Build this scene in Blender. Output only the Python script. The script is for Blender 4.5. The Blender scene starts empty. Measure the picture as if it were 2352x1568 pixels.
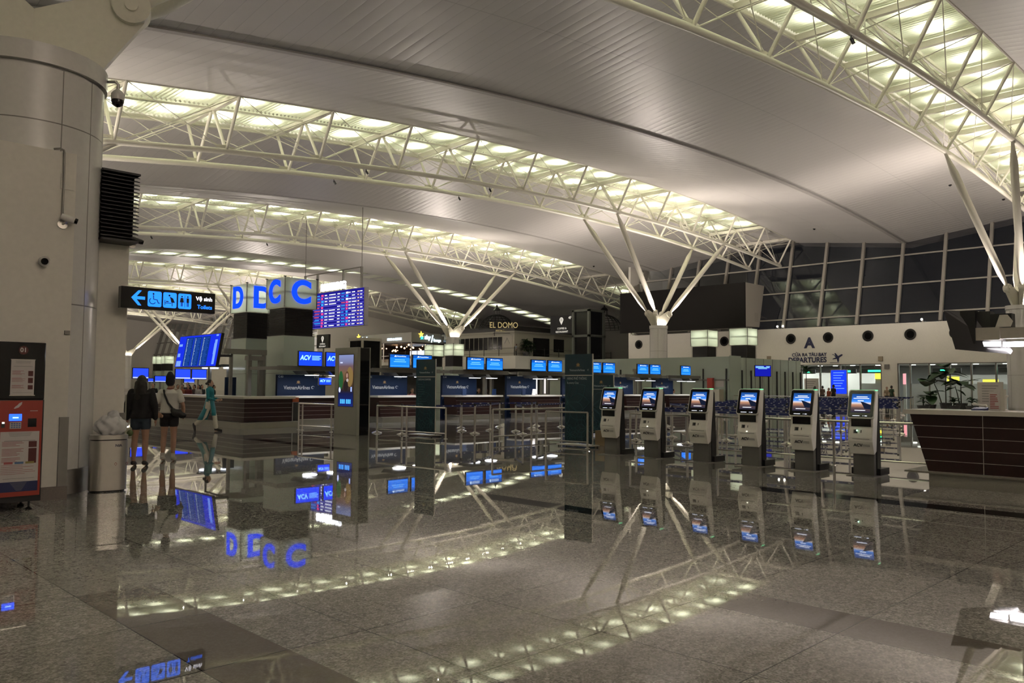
import bpy, math, random
from mathutils import Vector, Matrix, Euler
random.seed(7)
PI = math.pi
sc = bpy.context.scene
# ---------------------------------------------------------------- camera
EYE = Vector((0, 0, 1.5)); FPX = 1850.0
_p = math.atan(101 / 1850.0); _r = 0.0077
_F = Vector((math.cos(PI/4)*math.cos(_p), math.sin(PI/4)*math.cos(_p), math.sin(_p)))
_R = Vector((math.sin(PI/4), -math.cos(PI/4), 0)); _U = _R.cross(_F)
RX = _R*math.cos(_r) + _U*math.sin(_r); UX = _U*math.cos(_r) - _R*math.sin(_r)
cam_d = bpy.data.cameras.new('camera'); cam = bpy.data.objects.new('camera', cam_d)
sc.collection.objects.link(cam); sc.camera = cam
cam_d.sensor_width = 36.0; cam_d.lens = 36.0*FPX/2352.0; cam_d.clip_end = 500; cam_d.clip_start = 0.05
M3 = Matrix((RX, UX, -_F)).transposed()
cam.matrix_world = Matrix.Translation(EYE) @ M3.to_4x4()
# ---------------------------------------------------------------- world, exposure
w = bpy.data.worlds.new('night'); sc.world = w; w.use_nodes = True
w.node_tree.nodes['Background'].inputs[0].default_value = (0.03, 0.03, 0.034, 1)
w.node_tree.nodes['Background'].inputs[1].default_value = 0.35
sc.view_settings.view_transform = 'Standard'; sc.view_settings.look = 'None'
sc.view_settings.gamma = 1.0; sc.view_settings.use_curve_mapping = False
sc.view_settings.exposure = 0.18
FLOOD_W = 3100; DECK_W = 60; COUNTER_W = 16
cy = sc.cycles; cy.max_bounces = 5; cy.diffuse_bounces = 3; cy.glossy_bounces = 2; cy.use_adaptive_sampling = True; cy.adaptive_threshold = 0.04; cy.time_limit = 1150; cy.transmission_bounces = 3; cy.transparent_max_bounces = 8; cy.caustics_reflective = False; cy.caustics_refractive = False; cy.sample_clamp_indirect = 14.0
ROWS = [13.35, 41.0, 68.7, 112.1, 139.8, 167.5]     # the truss lines
COLX = 59.27
def light(name, kind, loc, energy, color, parent=None, size=0.3, spot=None, aim=None, size_y=None):
    d = LDATA.get((name, kind, energy, size, spot)) or bpy.data.lights.new(name, kind)
    LDATA[(name, kind, energy, size, spot)] = d
    d.energy = energy; d.color = color
    if kind == 'AREA':
        d.size = size
        if size_y: d.shape = 'RECTANGLE'; d.size_y = size_y
    else: d.shadow_soft_size = size
    if kind == 'SPOT': d.spot_size = spot; d.spot_blend = 0.6
    o = bpy.data.objects.new(name, d); sc.collection.objects.link(o); o.location = loc
    if aim is not None:
        o.rotation_euler = (Vector(aim)).to_track_quat('-Z', 'Y').to_euler()
    if parent: o.parent = parent
    return o
LDATA = {}
# besides the fittings, off-view column floods and bare interior area lights are added
def at(u, v, x=None, y=None, z=None):
    d = _F + RX*((u-1176)/FPX) - UX*((v-784)/FPX)
    t = (x/d.x) if x is not None else (y/d.y) if y is not None else ((z-1.5)/d.z)
    return EYE + d*t
# ---------------------------------------------------------------- materials
MATS = {}
def mat(name, col, rough=0.5, metal=0.0, emit=None, es=1.0, spec=0.5, bump=None, alpha=1.0, noise=None):
    if name in MATS: return MATS[name]
    m = bpy.data.materials.new(name); m.use_nodes = True; nt = m.node_tree
    b = nt.nodes['Principled BSDF']
    b.inputs['Base Color'].default_value = (*col, 1); b.inputs['Roughness'].default_value = rough
    b.inputs['Metallic'].default_value = metal; b.inputs['Specular IOR Level'].default_value = spec
    b.inputs['Alpha'].default_value = alpha
    if emit:
        b.inputs['Emission Color'].default_value = (*emit, 1); b.inputs['Emission Strength'].default_value = es
    tc = nt.nodes.new('ShaderNodeTexCoord')
    n = nt.nodes.new('ShaderNodeTexNoise'); n.inputs['Scale'].default_value = 14 if noise is None else noise[0]
    nt.links.new(tc.outputs['Object'], n.inputs['Vector'])
    amt = 0.06 if noise is None else noise[1]
    mx = nt.nodes.new('ShaderNodeMix'); mx.data_type = 'RGBA'; mx.blend_type = 'MULTIPLY'; mx.inputs[0].default_value = 1
    mr = nt.nodes.new('ShaderNodeMapRange'); mr.inputs[3].default_value = 1-amt; mr.inputs[4].default_value = 1+amt
    nt.links.new(n.outputs['Fac'], mr.inputs[0]); mx.inputs[6].default_value = (*col, 1)
    nt.links.new(mr.outputs[0], mx.inputs[7]); nt.links.new(mx.outputs[2], b.inputs['Base Color'])
    if bump:
        bp = nt.nodes.new('ShaderNodeBump'); bp.inputs['Strength'].default_value = bump[1]; bp.inputs['Distance'].default_value = 0.02
        n2 = nt.nodes.new('ShaderNodeTexNoise'); n2.inputs['Scale'].default_value = bump[0]
        nt.links.new(tc.outputs['Object'], n2.inputs['Vector']); nt.links.new(n2.outputs['Fac'], bp.inputs['Height'])
        nt.links.new(bp.outputs[0], b.inputs['Normal'])
    MATS[name] = m; return m
def emis(name, col, s):
    if name in MATS: return MATS[name]
    m = bpy.data.materials.new(name); m.use_nodes = True; nt = m.node_tree; nt.nodes.clear()
    e = nt.nodes.new('ShaderNodeEmission'); e.inputs[0].default_value = (*col, 1); e.inputs[1].default_value = s
    o = nt.nodes.new('ShaderNodeOutputMaterial'); nt.links.new(e.outputs[0], o.inputs[0]); MATS[name] = m; return m
class NT:
    def __init__(s, m): s.nt = m.node_tree
    def math(s, op, a, b=0.0, c=None):
        n = s.nt.nodes.new('ShaderNodeMath'); n.operation = op
        for i, v in enumerate((a, b) if c is None else (a, b, c)):
            if hasattr(v, 'is_output'): s.nt.links.new(v, n.inputs[i])
            else: n.inputs[i].default_value = v
        return n.outputs[0]
    def new(s, t): return s.nt.nodes.new(t)
    def link(s, a, b): s.nt.links.new(a, b)
def floor_material():
    m = bpy.data.materials.new('polished_granite'); m.use_nodes = True; N = NT(m); b = m.node_tree.nodes['Principled BSDF']
    tc = N.new('ShaderNodeTexCoord'); sp = N.new('ShaderNodeSeparateXYZ'); N.link(tc.outputs['Object'], sp.inputs[0])
    X, Y = sp.outputs[0], sp.outputs[1]
    T = 1.02
    tx = N.math('DIVIDE', N.math('SUBTRACT', X, 1.90), T); ty = N.math('DIVIDE', N.math('SUBTRACT', Y, 2.13), T)
    fx = N.math('FRACT', tx); fy = N.math('FRACT', ty)
    def near(f): return N.math('LESS_THAN', N.math('MINIMUM', f, N.math('SUBTRACT', 1.0, f)), 0.0035)
    joint = N.math('MAXIMUM', near(fx), near(fy))
    comb = N.new('ShaderNodeCombineXYZ'); N.link(N.math('FLOOR', tx), comb.inputs[0]); N.link(N.math('FLOOR', ty), comb.inputs[1])
    wn = N.new('ShaderNodeTexWhiteNoise'); wn.noise_dimensions = '3D'; N.link(comb.outputs[0], wn.inputs[0])
    def box(x0, x1, y0, y1):
        a = N.math('MULTIPLY', N.math('GREATER_THAN', X, x0), N.math('LESS_THAN', X, x1))
        c = N.math('MULTIPLY', N.math('GREATER_THAN', Y, y0), N.math('LESS_THAN', Y, y1)); return N.math('MULTIPLY', a, c)
    mid = 0.0; dark = 0.0
    for r in [(1.90, 2.40, -9, 6.2), (4.96, 5.46, -9, 3.14), (5.3, 6.7, 11.9, 12.75), (4.75, 5.25, 10.0, 14.8), (7.7, 8.7, 11.75, 12.2), (14.9, 15.4, 24, 34)]:
        mid = N.math('MAXIMUM', mid, box(*r))
    for r in [(10.93, 11.37, -9, 6.0), (7.4, 7.75, 6.0, 8.15), (10.35, 10.75, 15.8, 20.6), (8.6, 9.0, 20.6, 25.5)]:
        dark = N.math('MAXIMUM', dark, box(*r))
    vo = N.new('ShaderNodeTexVoronoi'); vo.inputs['Scale'].default_value = 95; N.link(tc.outputs['Object'], vo.inputs['Vector'])
    sx = N.new('ShaderNodeSeparateColor'); N.link(vo.outputs['Color'], sx.inputs[0])
    vo2 = N.new('ShaderNodeTexVoronoi'); vo2.inputs['Scale'].default_value = 40; N.link(tc.outputs['Object'], vo2.inputs['Vector'])
    s2 = N.new('ShaderNodeSeparateColor'); N.link(vo2.outputs['Color'], s2.inputs[0])
    sp1 = N.math('MULTIPLY_ADD', sx.outputs[0], 0.55, 0.30); sp2 = N.math('MULTIPLY_ADD', s2.outputs[0], 0.45, 0.55)
    speck = N.math('MULTIPLY', sp1, sp2)
    rp = N.new('ShaderNodeValToRGB'); N.link(speck, rp.inputs[0])
    rp.color_ramp.elements[0].position = 0.15; rp.color_ramp.elements[0].color = (0.12, 0.112, 0.10, 1)
    rp.color_ramp.elements[1].position = 0.85; rp.color_ramp.elements[1].color = (0.58, 0.55, 0.505, 1)
    def mix(f, a, c):
        n = N.new('ShaderNodeMix'); n.data_type = 'RGBA'
        (N.link(f, n.inputs[0]) if hasattr(f, 'is_output') else setattr(n.inputs[0], 'default_value', f))
        for i, v in ((6, a), (7, c)):
            if hasattr(v, 'is_output'): N.link(v, n.inputs[i])
            else: n.inputs[i].default_value = (*v, 1)
        return n.outputs[2]
    var = N.math('MULTIPLY_ADD', wn.outputs[0], 0.35, 0.0)
    c = mix(var, rp.outputs[0], (0.16, 0.145, 0.125))
    c = mix(N.math('MULTIPLY', mid, 0.9), c, (0.135, 0.115, 0.095))
    c = mix(N.math('MULTIPLY', dark, 0.97), c, (0.012, 0.012, 0.012))
    c = mix(joint, c, (0.015, 0.013, 0.012)); N.link(c, b.inputs['Base Color'])
    b.inputs['Roughness'].default_value = 0.018; b.inputs['Specular IOR Level'].default_value = 0.5; b.inputs['IOR'].default_value = 1.42
    v1 = N.new('ShaderNodeVectorMath'); v1.operation = 'SUBTRACT'; N.link(wn.outputs['Color'], v1.inputs[0]); v1.inputs[1].default_value = (0.5, 0.5, 0.5)
    v2 = N.new('ShaderNodeVectorMath'); v2.operation = 'MULTIPLY'; N.link(v1.outputs[0], v2.inputs[0]); v2.inputs[1].default_value = (0.0014, 0.0014, 0)
    v3 = N.new('ShaderNodeVectorMath'); v3.operation = 'ADD'; N.link(v2.outputs[0], v3.inputs[0]); v3.inputs[1].default_value = (0, 0, 1)
    v4 = N.new('ShaderNodeVectorMath'); v4.operation = 'NORMALIZE'; N.link(v3.outputs[0], v4.inputs[0]); N.link(v4.outputs[0], b.inputs['Normal'])
    return m
def ceiling_material():
    m = bpy.data.materials.new('ceiling_panels'); m.use_nodes = True; N = NT(m); b = m.node_tree.nodes['Principled BSDF']
    tc = N.new('ShaderNodeTexCoord'); sp = N.new('ShaderNodeSeparateXYZ'); N.link(tc.outputs['Object'], sp.inputs[0])
    fx = N.math('FRACT', N.math('DIVIDE', sp.outputs[0], 0.60))
    gap = N.math('LESS_THAN', fx, 0.025)
    fy = N.math('LESS_THAN', N.math('FRACT', N.math('DIVIDE', sp.outputs[1], 5.4)), 0.006)
    g = N.math('MAXIMUM', gap, fy)
    mx = N.new('ShaderNodeMix'); mx.data_type = 'RGBA'; mx.inputs[6].default_value = (0.62, 0.60, 0.575, 1); mx.inputs[7].default_value = (0.46, 0.45, 0.43, 1)
    N.link(g, mx.inputs[0]); N.link(mx.outputs[2], b.inputs['Base Color'])
    wave = N.math('SINE', N.math('MULTIPLY', fx, PI))
    nz = N.new('ShaderNodeTexNoise'); nz.inputs['Scale'].default_value = 0.45; N.link(tc.outputs['Object'], nz.inputs['Vector'])
    h = N.math('MULTIPLY', N.math('POWER', wave, 0.5), N.math('MULTIPLY_ADD', nz.outputs[0], 2.2, -0.55))
    bp = N.new('ShaderNodeBump'); bp.inputs['Strength'].default_value = 0.7; bp.inputs['Distance'].default_value = 0.03
    N.link(h, bp.inputs['Height']); N.link(bp.outputs[0], b.inputs['Normal'])
    b.inputs['Roughness'].default_value = 0.42; b.inputs['Metallic'].default_value = 0.0; b.inputs['Specular IOR Level'].default_value = 0.38
    return m
def deck_material():
    m = bpy.data.materials.new('translucent_deck'); m.use_nodes = True; N = NT(m); nt = m.node_tree
    b = nt.nodes['Principled BSDF']; b.inputs['Base Color'].default_value = (0.82, 0.84, 0.72, 1); b.inputs['Roughness'].default_value = 0.4
    t = N.new('ShaderNodeBsdfTranslucent'); t.inputs[0].default_value = (0.86, 0.885, 0.74, 1)
    mx = N.new('ShaderNodeMixShader'); mx.inputs[0].default_value = 0.6
    N.link(b.outputs[0], mx.inputs[1]); N.link(t.outputs[0], mx.inputs[2]); N.link(mx.outputs[0], nt.nodes['Material Output'].inputs[0])
    return m
def glass_material(name, tint, refl=0.08):
    m = bpy.data.materials.new(name); m.use_nodes = True; N = NT(m); nt = m.node_tree; nt.nodes.remove(nt.nodes['Principled BSDF'])
    t = N.new('ShaderNodeBsdfTransparent'); t.inputs[0].default_value = (*tint, 1)
    g = N.new('ShaderNodeBsdfGlossy'); g.inputs['Roughness'].default_value = 0.03; g.inputs[0].default_value = (0.9, 0.95, 0.93, 1)
    f = N.new('ShaderNodeFresnel'); f.inputs[0].default_value = 1.5
    mx = N.new('ShaderNodeMixShader'); N.link(f.outputs[0], mx.inputs[0]); N.link(t.outputs[0], mx.inputs[1]); N.link(g.outputs[0], mx.inputs[2])
    N.link(mx.outputs[0], nt.nodes['Material Output'].inputs[0]); MATS[name] = m
    return m
def frosted_material(name, col, tr=0.5):
    m = bpy.data.materials.new(name); m.use_nodes = True; N = NT(m); nt = m.node_tree
    b = nt.nodes['Principled BSDF']; b.inputs['Base Color'].default_value = (*col, 1); b.inputs['Roughness'].default_value = 0.15
    t = N.new('ShaderNodeBsdfTranslucent'); t.inputs[0].default_value = (*col, 1)
    mx = N.new('ShaderNodeMixShader'); mx.inputs[0].default_value = tr
    N.link(b.outputs[0], mx.inputs[1]); N.link(t.outputs[0], mx.inputs[2]); N.link(mx.outputs[0], nt.nodes['Material Output'].inputs[0])
    return m
WHITE = mat('white_plaster', (0.82, 0.79, 0.71), 0.7)
CLAD = mat('white_cladding', (0.72, 0.70, 0.67), 0.22, spec=0.6)
TRUSSW = mat('cream_steel', (0.80, 0.77, 0.66), 0.42)
STEEL = mat('brushed_steel', (0.60, 0.57, 0.53), 0.28, 0.9)
SATIN = mat('satin_grey_metal', (0.24, 0.23, 0.21), 0.45, 0.4)
CHROME = mat('polished_steel', (0.72, 0.70, 0.66), 0.12, 1.0)
BLACK = mat('black_plastic', (0.010, 0.010, 0.011), 0.35)
DARK = mat('charcoal_metal', (0.028, 0.028, 0.027), 0.5)
GLOSSB = mat('gloss_black', (0.006, 0.006, 0.007), 0.08)
WOOD = mat('dark_red_wood', (0.020, 0.0045, 0.0035), 0.35, noise=(30, 0.3))
WOODB = mat('brown_wood', (0.042, 0.025, 0.018), 0.4, noise=(30, 0.2))
STONE = mat('counter_stone', (0.60, 0.57, 0.51), 0.3)
PLINTH = mat('plinth_stone', (0.24, 0.225, 0.19), 0.3, noise=(120, 0.25))
GRAN = mat('speckled_granite', (0.20, 0.17, 0.15), 0.3, noise=(260, 0.6))
NAVY = mat('navy_board', (0.004, 0.016, 0.055), 0.6, spec=0.25)
TEAL = mat('teal_banner', (0.004, 0.032, 0.052), 0.5)
GOLD = mat('gold_print', (0.42, 0.26, 0.10), 0.4)
PRINT = mat('pale_print', (0.45, 0.50, 0.55), 0.5)
PWHITE = mat('kiosk_white', (0.88, 0.86, 0.80), 0.3)
PAPER = mat('paper', (0.62, 0.58, 0.56), 0.8)
RED = mat('machine_red', (0.36, 0.035, 0.018), 0.4)
INK = mat('dark_ink', (0.03, 0.028, 0.03), 0.6)
GREYINK = mat('grey_ink', (0.30, 0.29, 0.28), 0.6)
REDINK = mat('red_ink', (0.35, 0.10, 0.09), 0.6)
MAROON = mat('maroon_print', (0.10, 0.015, 0.012), 0.5)
BLUEPRINT = mat('blue_print', (0.012, 0.018, 0.09), 0.5)
SIGNBLUE = mat('sign_navy', (0.012, 0.015, 0.07), 0.5)
BELT = mat('blue_belt', (0.012, 0.022, 0.13), 0.6)
SKIN = mat('skin', (0.42, 0.24, 0.16), 0.5); HAIR = mat('black_hair', (0.010, 0.007, 0.006), 0.5)
LEAF = mat('leaf_green', (0.025, 0.070, 0.020), 0.45); SOIL = mat('planter_grey', (0.10, 0.10, 0.10), 0.6)
GLASSG = frosted_material('green_glass', (0.52, 0.59, 0.52), 0.15)
LIGHTBOX = frosted_material('lightbox_glass', (0.74, 0.78, 0.70), 0.6)
FLOORM = floor_material(); CEILM = ceiling_material(); DECKM = deck_material()
NIGHT = glass_material('night_glass', (0.55, 0.55, 0.58)); CLEAR = glass_material('clear_glass', (0.85, 0.92, 0.88))
# ---------------------------------------------------------------- mesh builder
class MB:
    def __init__(s): s.v = []; s.f = []
    def add(s, vs, fs):
        o = len(s.v); s.v += [tuple(v) for v in vs]; s.f += [tuple(i+o for i in f) for f in fs]; return s
    def box(s, x0, x1, y0, y1, z0, z1, M=None):
        vs = [Vector((x, y, z)) for z in (z0, z1) for y in (y0, y1) for x in (x0, x1)]
        if M is not None: vs = [M @ v for v in vs]
        return s.add(vs, [(0, 2, 3, 1), (4, 5, 7, 6), (0, 1, 5, 4), (2, 6, 7, 3), (0, 4, 6, 2), (1, 3, 7, 5)])
    def tube(s, a, b, r, r2=None, n=10, cap=True):
        return s.path([a, b], [r, r if r2 is None else r2], n, cap)
    def path(s, pts, rs, n=10, cap=True):
        pts = [Vector(p) for p in pts]
        if not isinstance(rs, (list, tuple)): rs = [rs]*len(pts)
        o = len(s.v); ref = None
        for i, p in enumerate(pts):
            d = (pts[min(i+1, len(pts)-1)] - pts[max(i-1, 0)]).normalized()
            if ref is None: ref = d.orthogonal().normalized()
            ref = (ref - d*ref.dot(d)).normalized(); q = d.cross(ref)
            for k in range(n):
                a = 2*PI*k/n; s.v.append(tuple(p + (ref*math.cos(a) + q*math.sin(a))*rs[i]))
        for i in range(len(pts)-1):
            for k in range(n):
                a, b = o+i*n+k, o+i*n+(k+1) % n; s.f.append((a, b, b+n, a+n))
        if cap:
            s.f.append(tuple(o+k for k in range(n))[::-1]); s.f.append(tuple(o+(len(pts)-1)*n+k for k in range(n)))
        return s
    def lathe(s, prof, n=24, c=(0, 0, 0), a0=0.0, a1=2*PI):
        o = len(s.v); full = abs(a1-a0-2*PI) < 1e-6; m = n if full else n+1
        for r, z in prof:
            for k in range(m):
                a = a0+(a1-a0)*k/n; s.v.append((c[0]+r*math.cos(a), c[1]+r*math.sin(a), c[2]+z))
        for i in range(len(prof)-1):
            for k in range(n):
                a, b = o+i*m+k, o+i*m+(k+1) % m; s.f.append((a, b, b+m, a+m))
        return s
    def prism(s, poly, axis, a0, a1):   # polygon in the plane normal to axis
        def P(p, t): return {'x': (t, p[0], p[1]), 'y': (p[0], t, p[1]), 'z': (p[0], p[1], t)}[axis]
        n = len(poly); vs = [P(p, a0) for p in poly] + [P(p, a1) for p in poly]
        return s.add(vs, [tuple(range(n))[::-1], tuple(range(n, 2*n))] + [(i, (i+1) % n, (i+1) % n+n, i+n) for i in range(n)])
    def quad(s, a, b, c, d): return s.add([a, b, c, d], [(0, 1, 2, 3)])
    def ball(s, c, r, n=12, sz=1.0):
        prof = [(max(1e-4, r*math.sin(PI*i/n)), -r*sz*math.cos(PI*i/n)) for i in range(n+1)]
        return s.lathe(prof, n, c)
    def mesh(s, name, m, smooth=False):
        me = bpy.data.meshes.new(name); me.from_pydata(s.v, [], s.f); me.materials.append(m)
        me.validate(); me.update()
        if smooth:
            for p in me.polygons: p.use_smooth = True
            try: me.set_sharp_from_angle(angle=math.radians(40))
            except Exception: pass
        return me
    def build(s, name, m, parent=None, smooth=False, label=None):
        return link(name, s.mesh(name, m, smooth), parent, label)
def link(name, me, parent=None, label=None):
    o = bpy.data.objects.new(name, me); sc.collection.objects.link(o)
    if parent is not None: o.parent = parent
    if label: o['label'] = label
    return o
def thing(name, label, cat, loc=(0, 0, 0), rz=0.0, group=None):
    o = bpy.data.objects.new(name, None); sc.collection.objects.link(o); o.empty_display_size = 0.1
    o.location = loc; o.rotation_euler = (0, 0, rz); o['label'] = label; o['category'] = cat
    if group: o['group'] = group
    return o
def tag(o, label, cat, group=None):
    o['label'] = label; o['category'] = cat
    if group: o['group'] = group
    return o
def struct(o): o['kind'] = 'structure'; return o
def dup(root, loc=None, rz=None, label=None, group=None):
    kids = {}
    def cp(o, par):
        c = o.copy(); sc.collection.objects.link(c)
        if par is not None: c.parent = par
        for ch in KIDS.get(o.name, []) or [k for k in o.children]: cp(ch, c)
        return c
    r = cp(root, None)
    if loc is not None: r.location = loc
    if rz is not None: r.rotation_euler = (0, 0, rz)
    if label: r['label'] = label
    if group: r['group'] = group
    return r
KIDS = {}
def bev(o, w_=0.01, n=2):
    m = o.modifiers.new('Bevel', 'BEVEL'); m.width = w_; m.segments = n; m.limit_method = 'ANGLE'; m.angle_limit = math.radians(35); return o
_TX = {}
def text(body, size, m, parent, loc, rot=(PI/2, 0, 0), name='lettering', align='CENTER', ext=0.002, bold=0.0, sx=1.0, shear=0.0):
    cu = bpy.data.curves.new('t', 'FONT'); cu.body = body; cu.size = size; cu.align_x = align; cu.align_y = 'CENTER'
    cu.extrude = ext; cu.offset = bold*size; cu.resolution_u = 8 if size > .4 else 3; cu.shear = shear
    o = bpy.data.objects.new('t', cu); me = bpy.data.meshes.new_from_object(o)
    bpy.data.objects.remove(o); bpy.data.curves.remove(cu)
    for v in me.vertices: v.co.x *= sx
    me.materials.clear(); me.materials.append(m); me.name = name
    ob = link(name, me, parent); ob.location = loc; ob.rotation_euler = rot; return ob
def lines(mb, x0, x1, z, n, dz, th, y, ragged=True):
    """rows of small printed lines on a plane facing -y"""
    for i in range(n):
        a, b = (x0, x1 - (random.random()*0.4*(x1-x0) if ragged else 0)); zz = z - i*dz
        mb.box(a, b, y-0.001, y, zz-th, zz)
    return mb
# ================================================================ roof profile
def ztop(x): return 17.95 - (x-52)**2/560.0
def zbot(x): return 15.45 - (x-52)**2/550.0
NX = [51.1 + 5.45*i for i in range(-11, 10)]         # node lines, i=-11..9
HW = 3.1; CW = 1.72
# ---- floor
MB().quad((-14, -18, 0), (110, -18, 0), (110, 202, 0), (-14, 202, 0)).build('floor', FLOORM)['kind'] = 'structure'
# ---- ceiling between the trusses
def ceiling_bay(ys, drops, xa, xb):
    mb = MB(); n = int((xb-xa)/2.0); nr = len(ys)
    for i in range(n+1):
        x = xa+(xb-xa)*i/n
        for y, d in zip(ys, drops): mb.v.append((x, y, ztop(x)-d))
    for i in range(n):
        for j in range(nr-1):
            a = i*nr+j; mb.f.append((a, a+1, a+nr+1, a+nr))
    return struct(mb.build('ceiling', CEILM, smooth=True))
ceiling_bay([-18, -14.3+HW, -0.5, ROWS[0]-HW], [0, 0, 1.4, 0], -14, 81.5)
for a, b in ((0, 1), (4, 5)):
    ya, yb = ROWS[a]+HW, ROWS[b]-HW; ceiling_bay([ya, (ya+yb)/2, yb], [0, 1.4, 0], -14, 81.5)
ceiling_bay([ROWS[1]+HW, 54.85], [0, 1.5], -14, 81.5); ceiling_bay([54.85, ROWS[2]-HW], [1.5, 0], -14, 106)
ceiling_bay([ROWS[2]+HW, 89.8], [0, 1.4], -14, 106); ceiling_bay([93.4, ROWS[3]-HW], [1.4, 0], -14, 106)
ceiling_bay([ROWS[3]+HW, 125.95], [0, 1.4], -14, 106); ceiling_bay([125.95, ROWS[4]-HW], [1.4, 0], -14, 106)
ceiling_bay([ROWS[5]+HW, 184, 202], [0, 1.4, 0.6], -14, 90)
for y, xb in ((27.175, 80.5), (54.85, 80.5), (153.65, 80)):
    mb = MB(); pts = [(-14+i*2.6, y, ztop(-14+i*2.6)-1.44) for i in range(int((xb+14)/2.6)+1)]
    for i in range(len(pts)-1):
        a, b = Vector(pts[i]), Vector(pts[i+1])
        mb.add([a+Vector((0, -.14, 0)), a+Vector((0, .14, 0)), b+Vector((0, -.14, 0)), b+Vector((0, .14, 0)),
                a+Vector((0, -.14, -.07)), a+Vector((0, .14, -.07)), b+Vector((0, -.14, -.07)), b+Vector((0, .14, -.07))],
               [(4, 5, 7, 6), (0, 4, 6, 2), (1, 3, 7, 5), (0, 1, 5, 4), (2, 6, 7, 3)])
    struct(mb.build('trim_1', mat('gutter', (.42, .40, .38), .5)))
# ---- trusses
def truss_parts(i0, i1):
    """list of (part name, mesh) for nodes i0..i1 (indices of NX), local y=0 on the axis"""
    P = []
    for s in (-1, 1):
        pts = [(x, s*CW, zbot(x)) for x in NX[i0:i1+1]]; pts.insert(0, (pts[0][0]-1, s*CW, zbot(pts[0][0]-1))); pts.append((pts[-1][0]+.5, s*CW, zbot(pts[-1][0]+.5)))
        mb = MB().path(pts, .15, 12)
        P.append(('bottom_chord', mb.mesh('bottom_chord', TRUSSW, True)))
    for s in (-1, 0, 1):
        pts = [(x, s*HW, ztop(x)+(.12 if s == 0 else 0)) for x in NX[i0:i1+1]]
        P.append(('top_chord', MB().path(pts, .06, 8).mesh('top_chord', TRUSSW, True)))
    for k in range(i0, i1+1):
        x = NX[k]; zb, zt = zbot(x), ztop(x)
        for (ya, yb) in ((-CW, -HW), (-CW, -.12), (CW, .12), (CW, HW)):
            P.append(('web_post', MB().tube((x, ya, zb), (x, yb, zt), .088, n=10, cap=False).mesh('web_post', TRUSSW, True)))
        P.append(('cross_beam', MB().box(x-.11, x+.11, -HW, HW, zt-.06, zt+.22).mesh('cross_beam', TRUSSW)))
        for s in (-1, 1):
            g = MB().prism([(x-.62, zb+.13), (x-.45, zb+.27), (x-.1, zb+.30), (x+.1, zb+.30), (x+.45, zb+.27), (x+.62, zb+.13)], 'y', s*CW-.02, s*CW+.02)
            P.append(('gusset_plate', g.mesh('gusset_plate', TRUSSW)))
        if k < i1:
            x2 = NX[k+1]; r = .022; mb = MB(); z2b, z2t = zbot(x2), ztop(x2)
            for (ya, yb) in ((-CW, -HW), (CW, HW)):
                mb.tube((x+.4, ya, zb+.2), (x2, yb, z2t), r, n=6, cap=False); mb.tube((x, yb, zt), (x2-.4, ya, z2b+.2), r, n=6, cap=False)
            for (ya, yb) in ((-CW, 0), (CW, 0)):
                mb.tube((x+.4, ya, zb+.2), (x2, yb-.06, z2t), r*1.5, n=6, cap=False); mb.tube((x, yb, zt), (x2-.4, ya, z2b+.2), r, n=6, cap=False)
            P.append(('tie_rods', mb.mesh('tie_rods', TRUSSW)))
    return P
SHORT = truss_parts(0, 16); LONG = truss_parts(0, 20)
TL = ['cream steel roof truss nearest the camera, crossing the upper right corner',
      'cream steel roof truss held by the column beside the dark screen',
      'cream steel roof truss held by the column in front of the domed restaurant',
      'cream steel roof truss behind the toilets sign and the letter piers',
      'cream steel roof truss low behind the toilets sign, second from the far end',
      'farthest cream steel roof truss, low at the left edge of the hall']
SL = ['lit ribbed skylight band above the nearest roof truss', 'lit ribbed skylight band above the roof truss with the brightest column lamp',
      'lit ribbed skylight band above the truss held by the column by the restaurant', 'lit ribbed skylight band above the truss behind the toilets sign',
      'lit ribbed skylight band above the second farthest truss', 'lit ribbed skylight band above the farthest truss']
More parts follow.
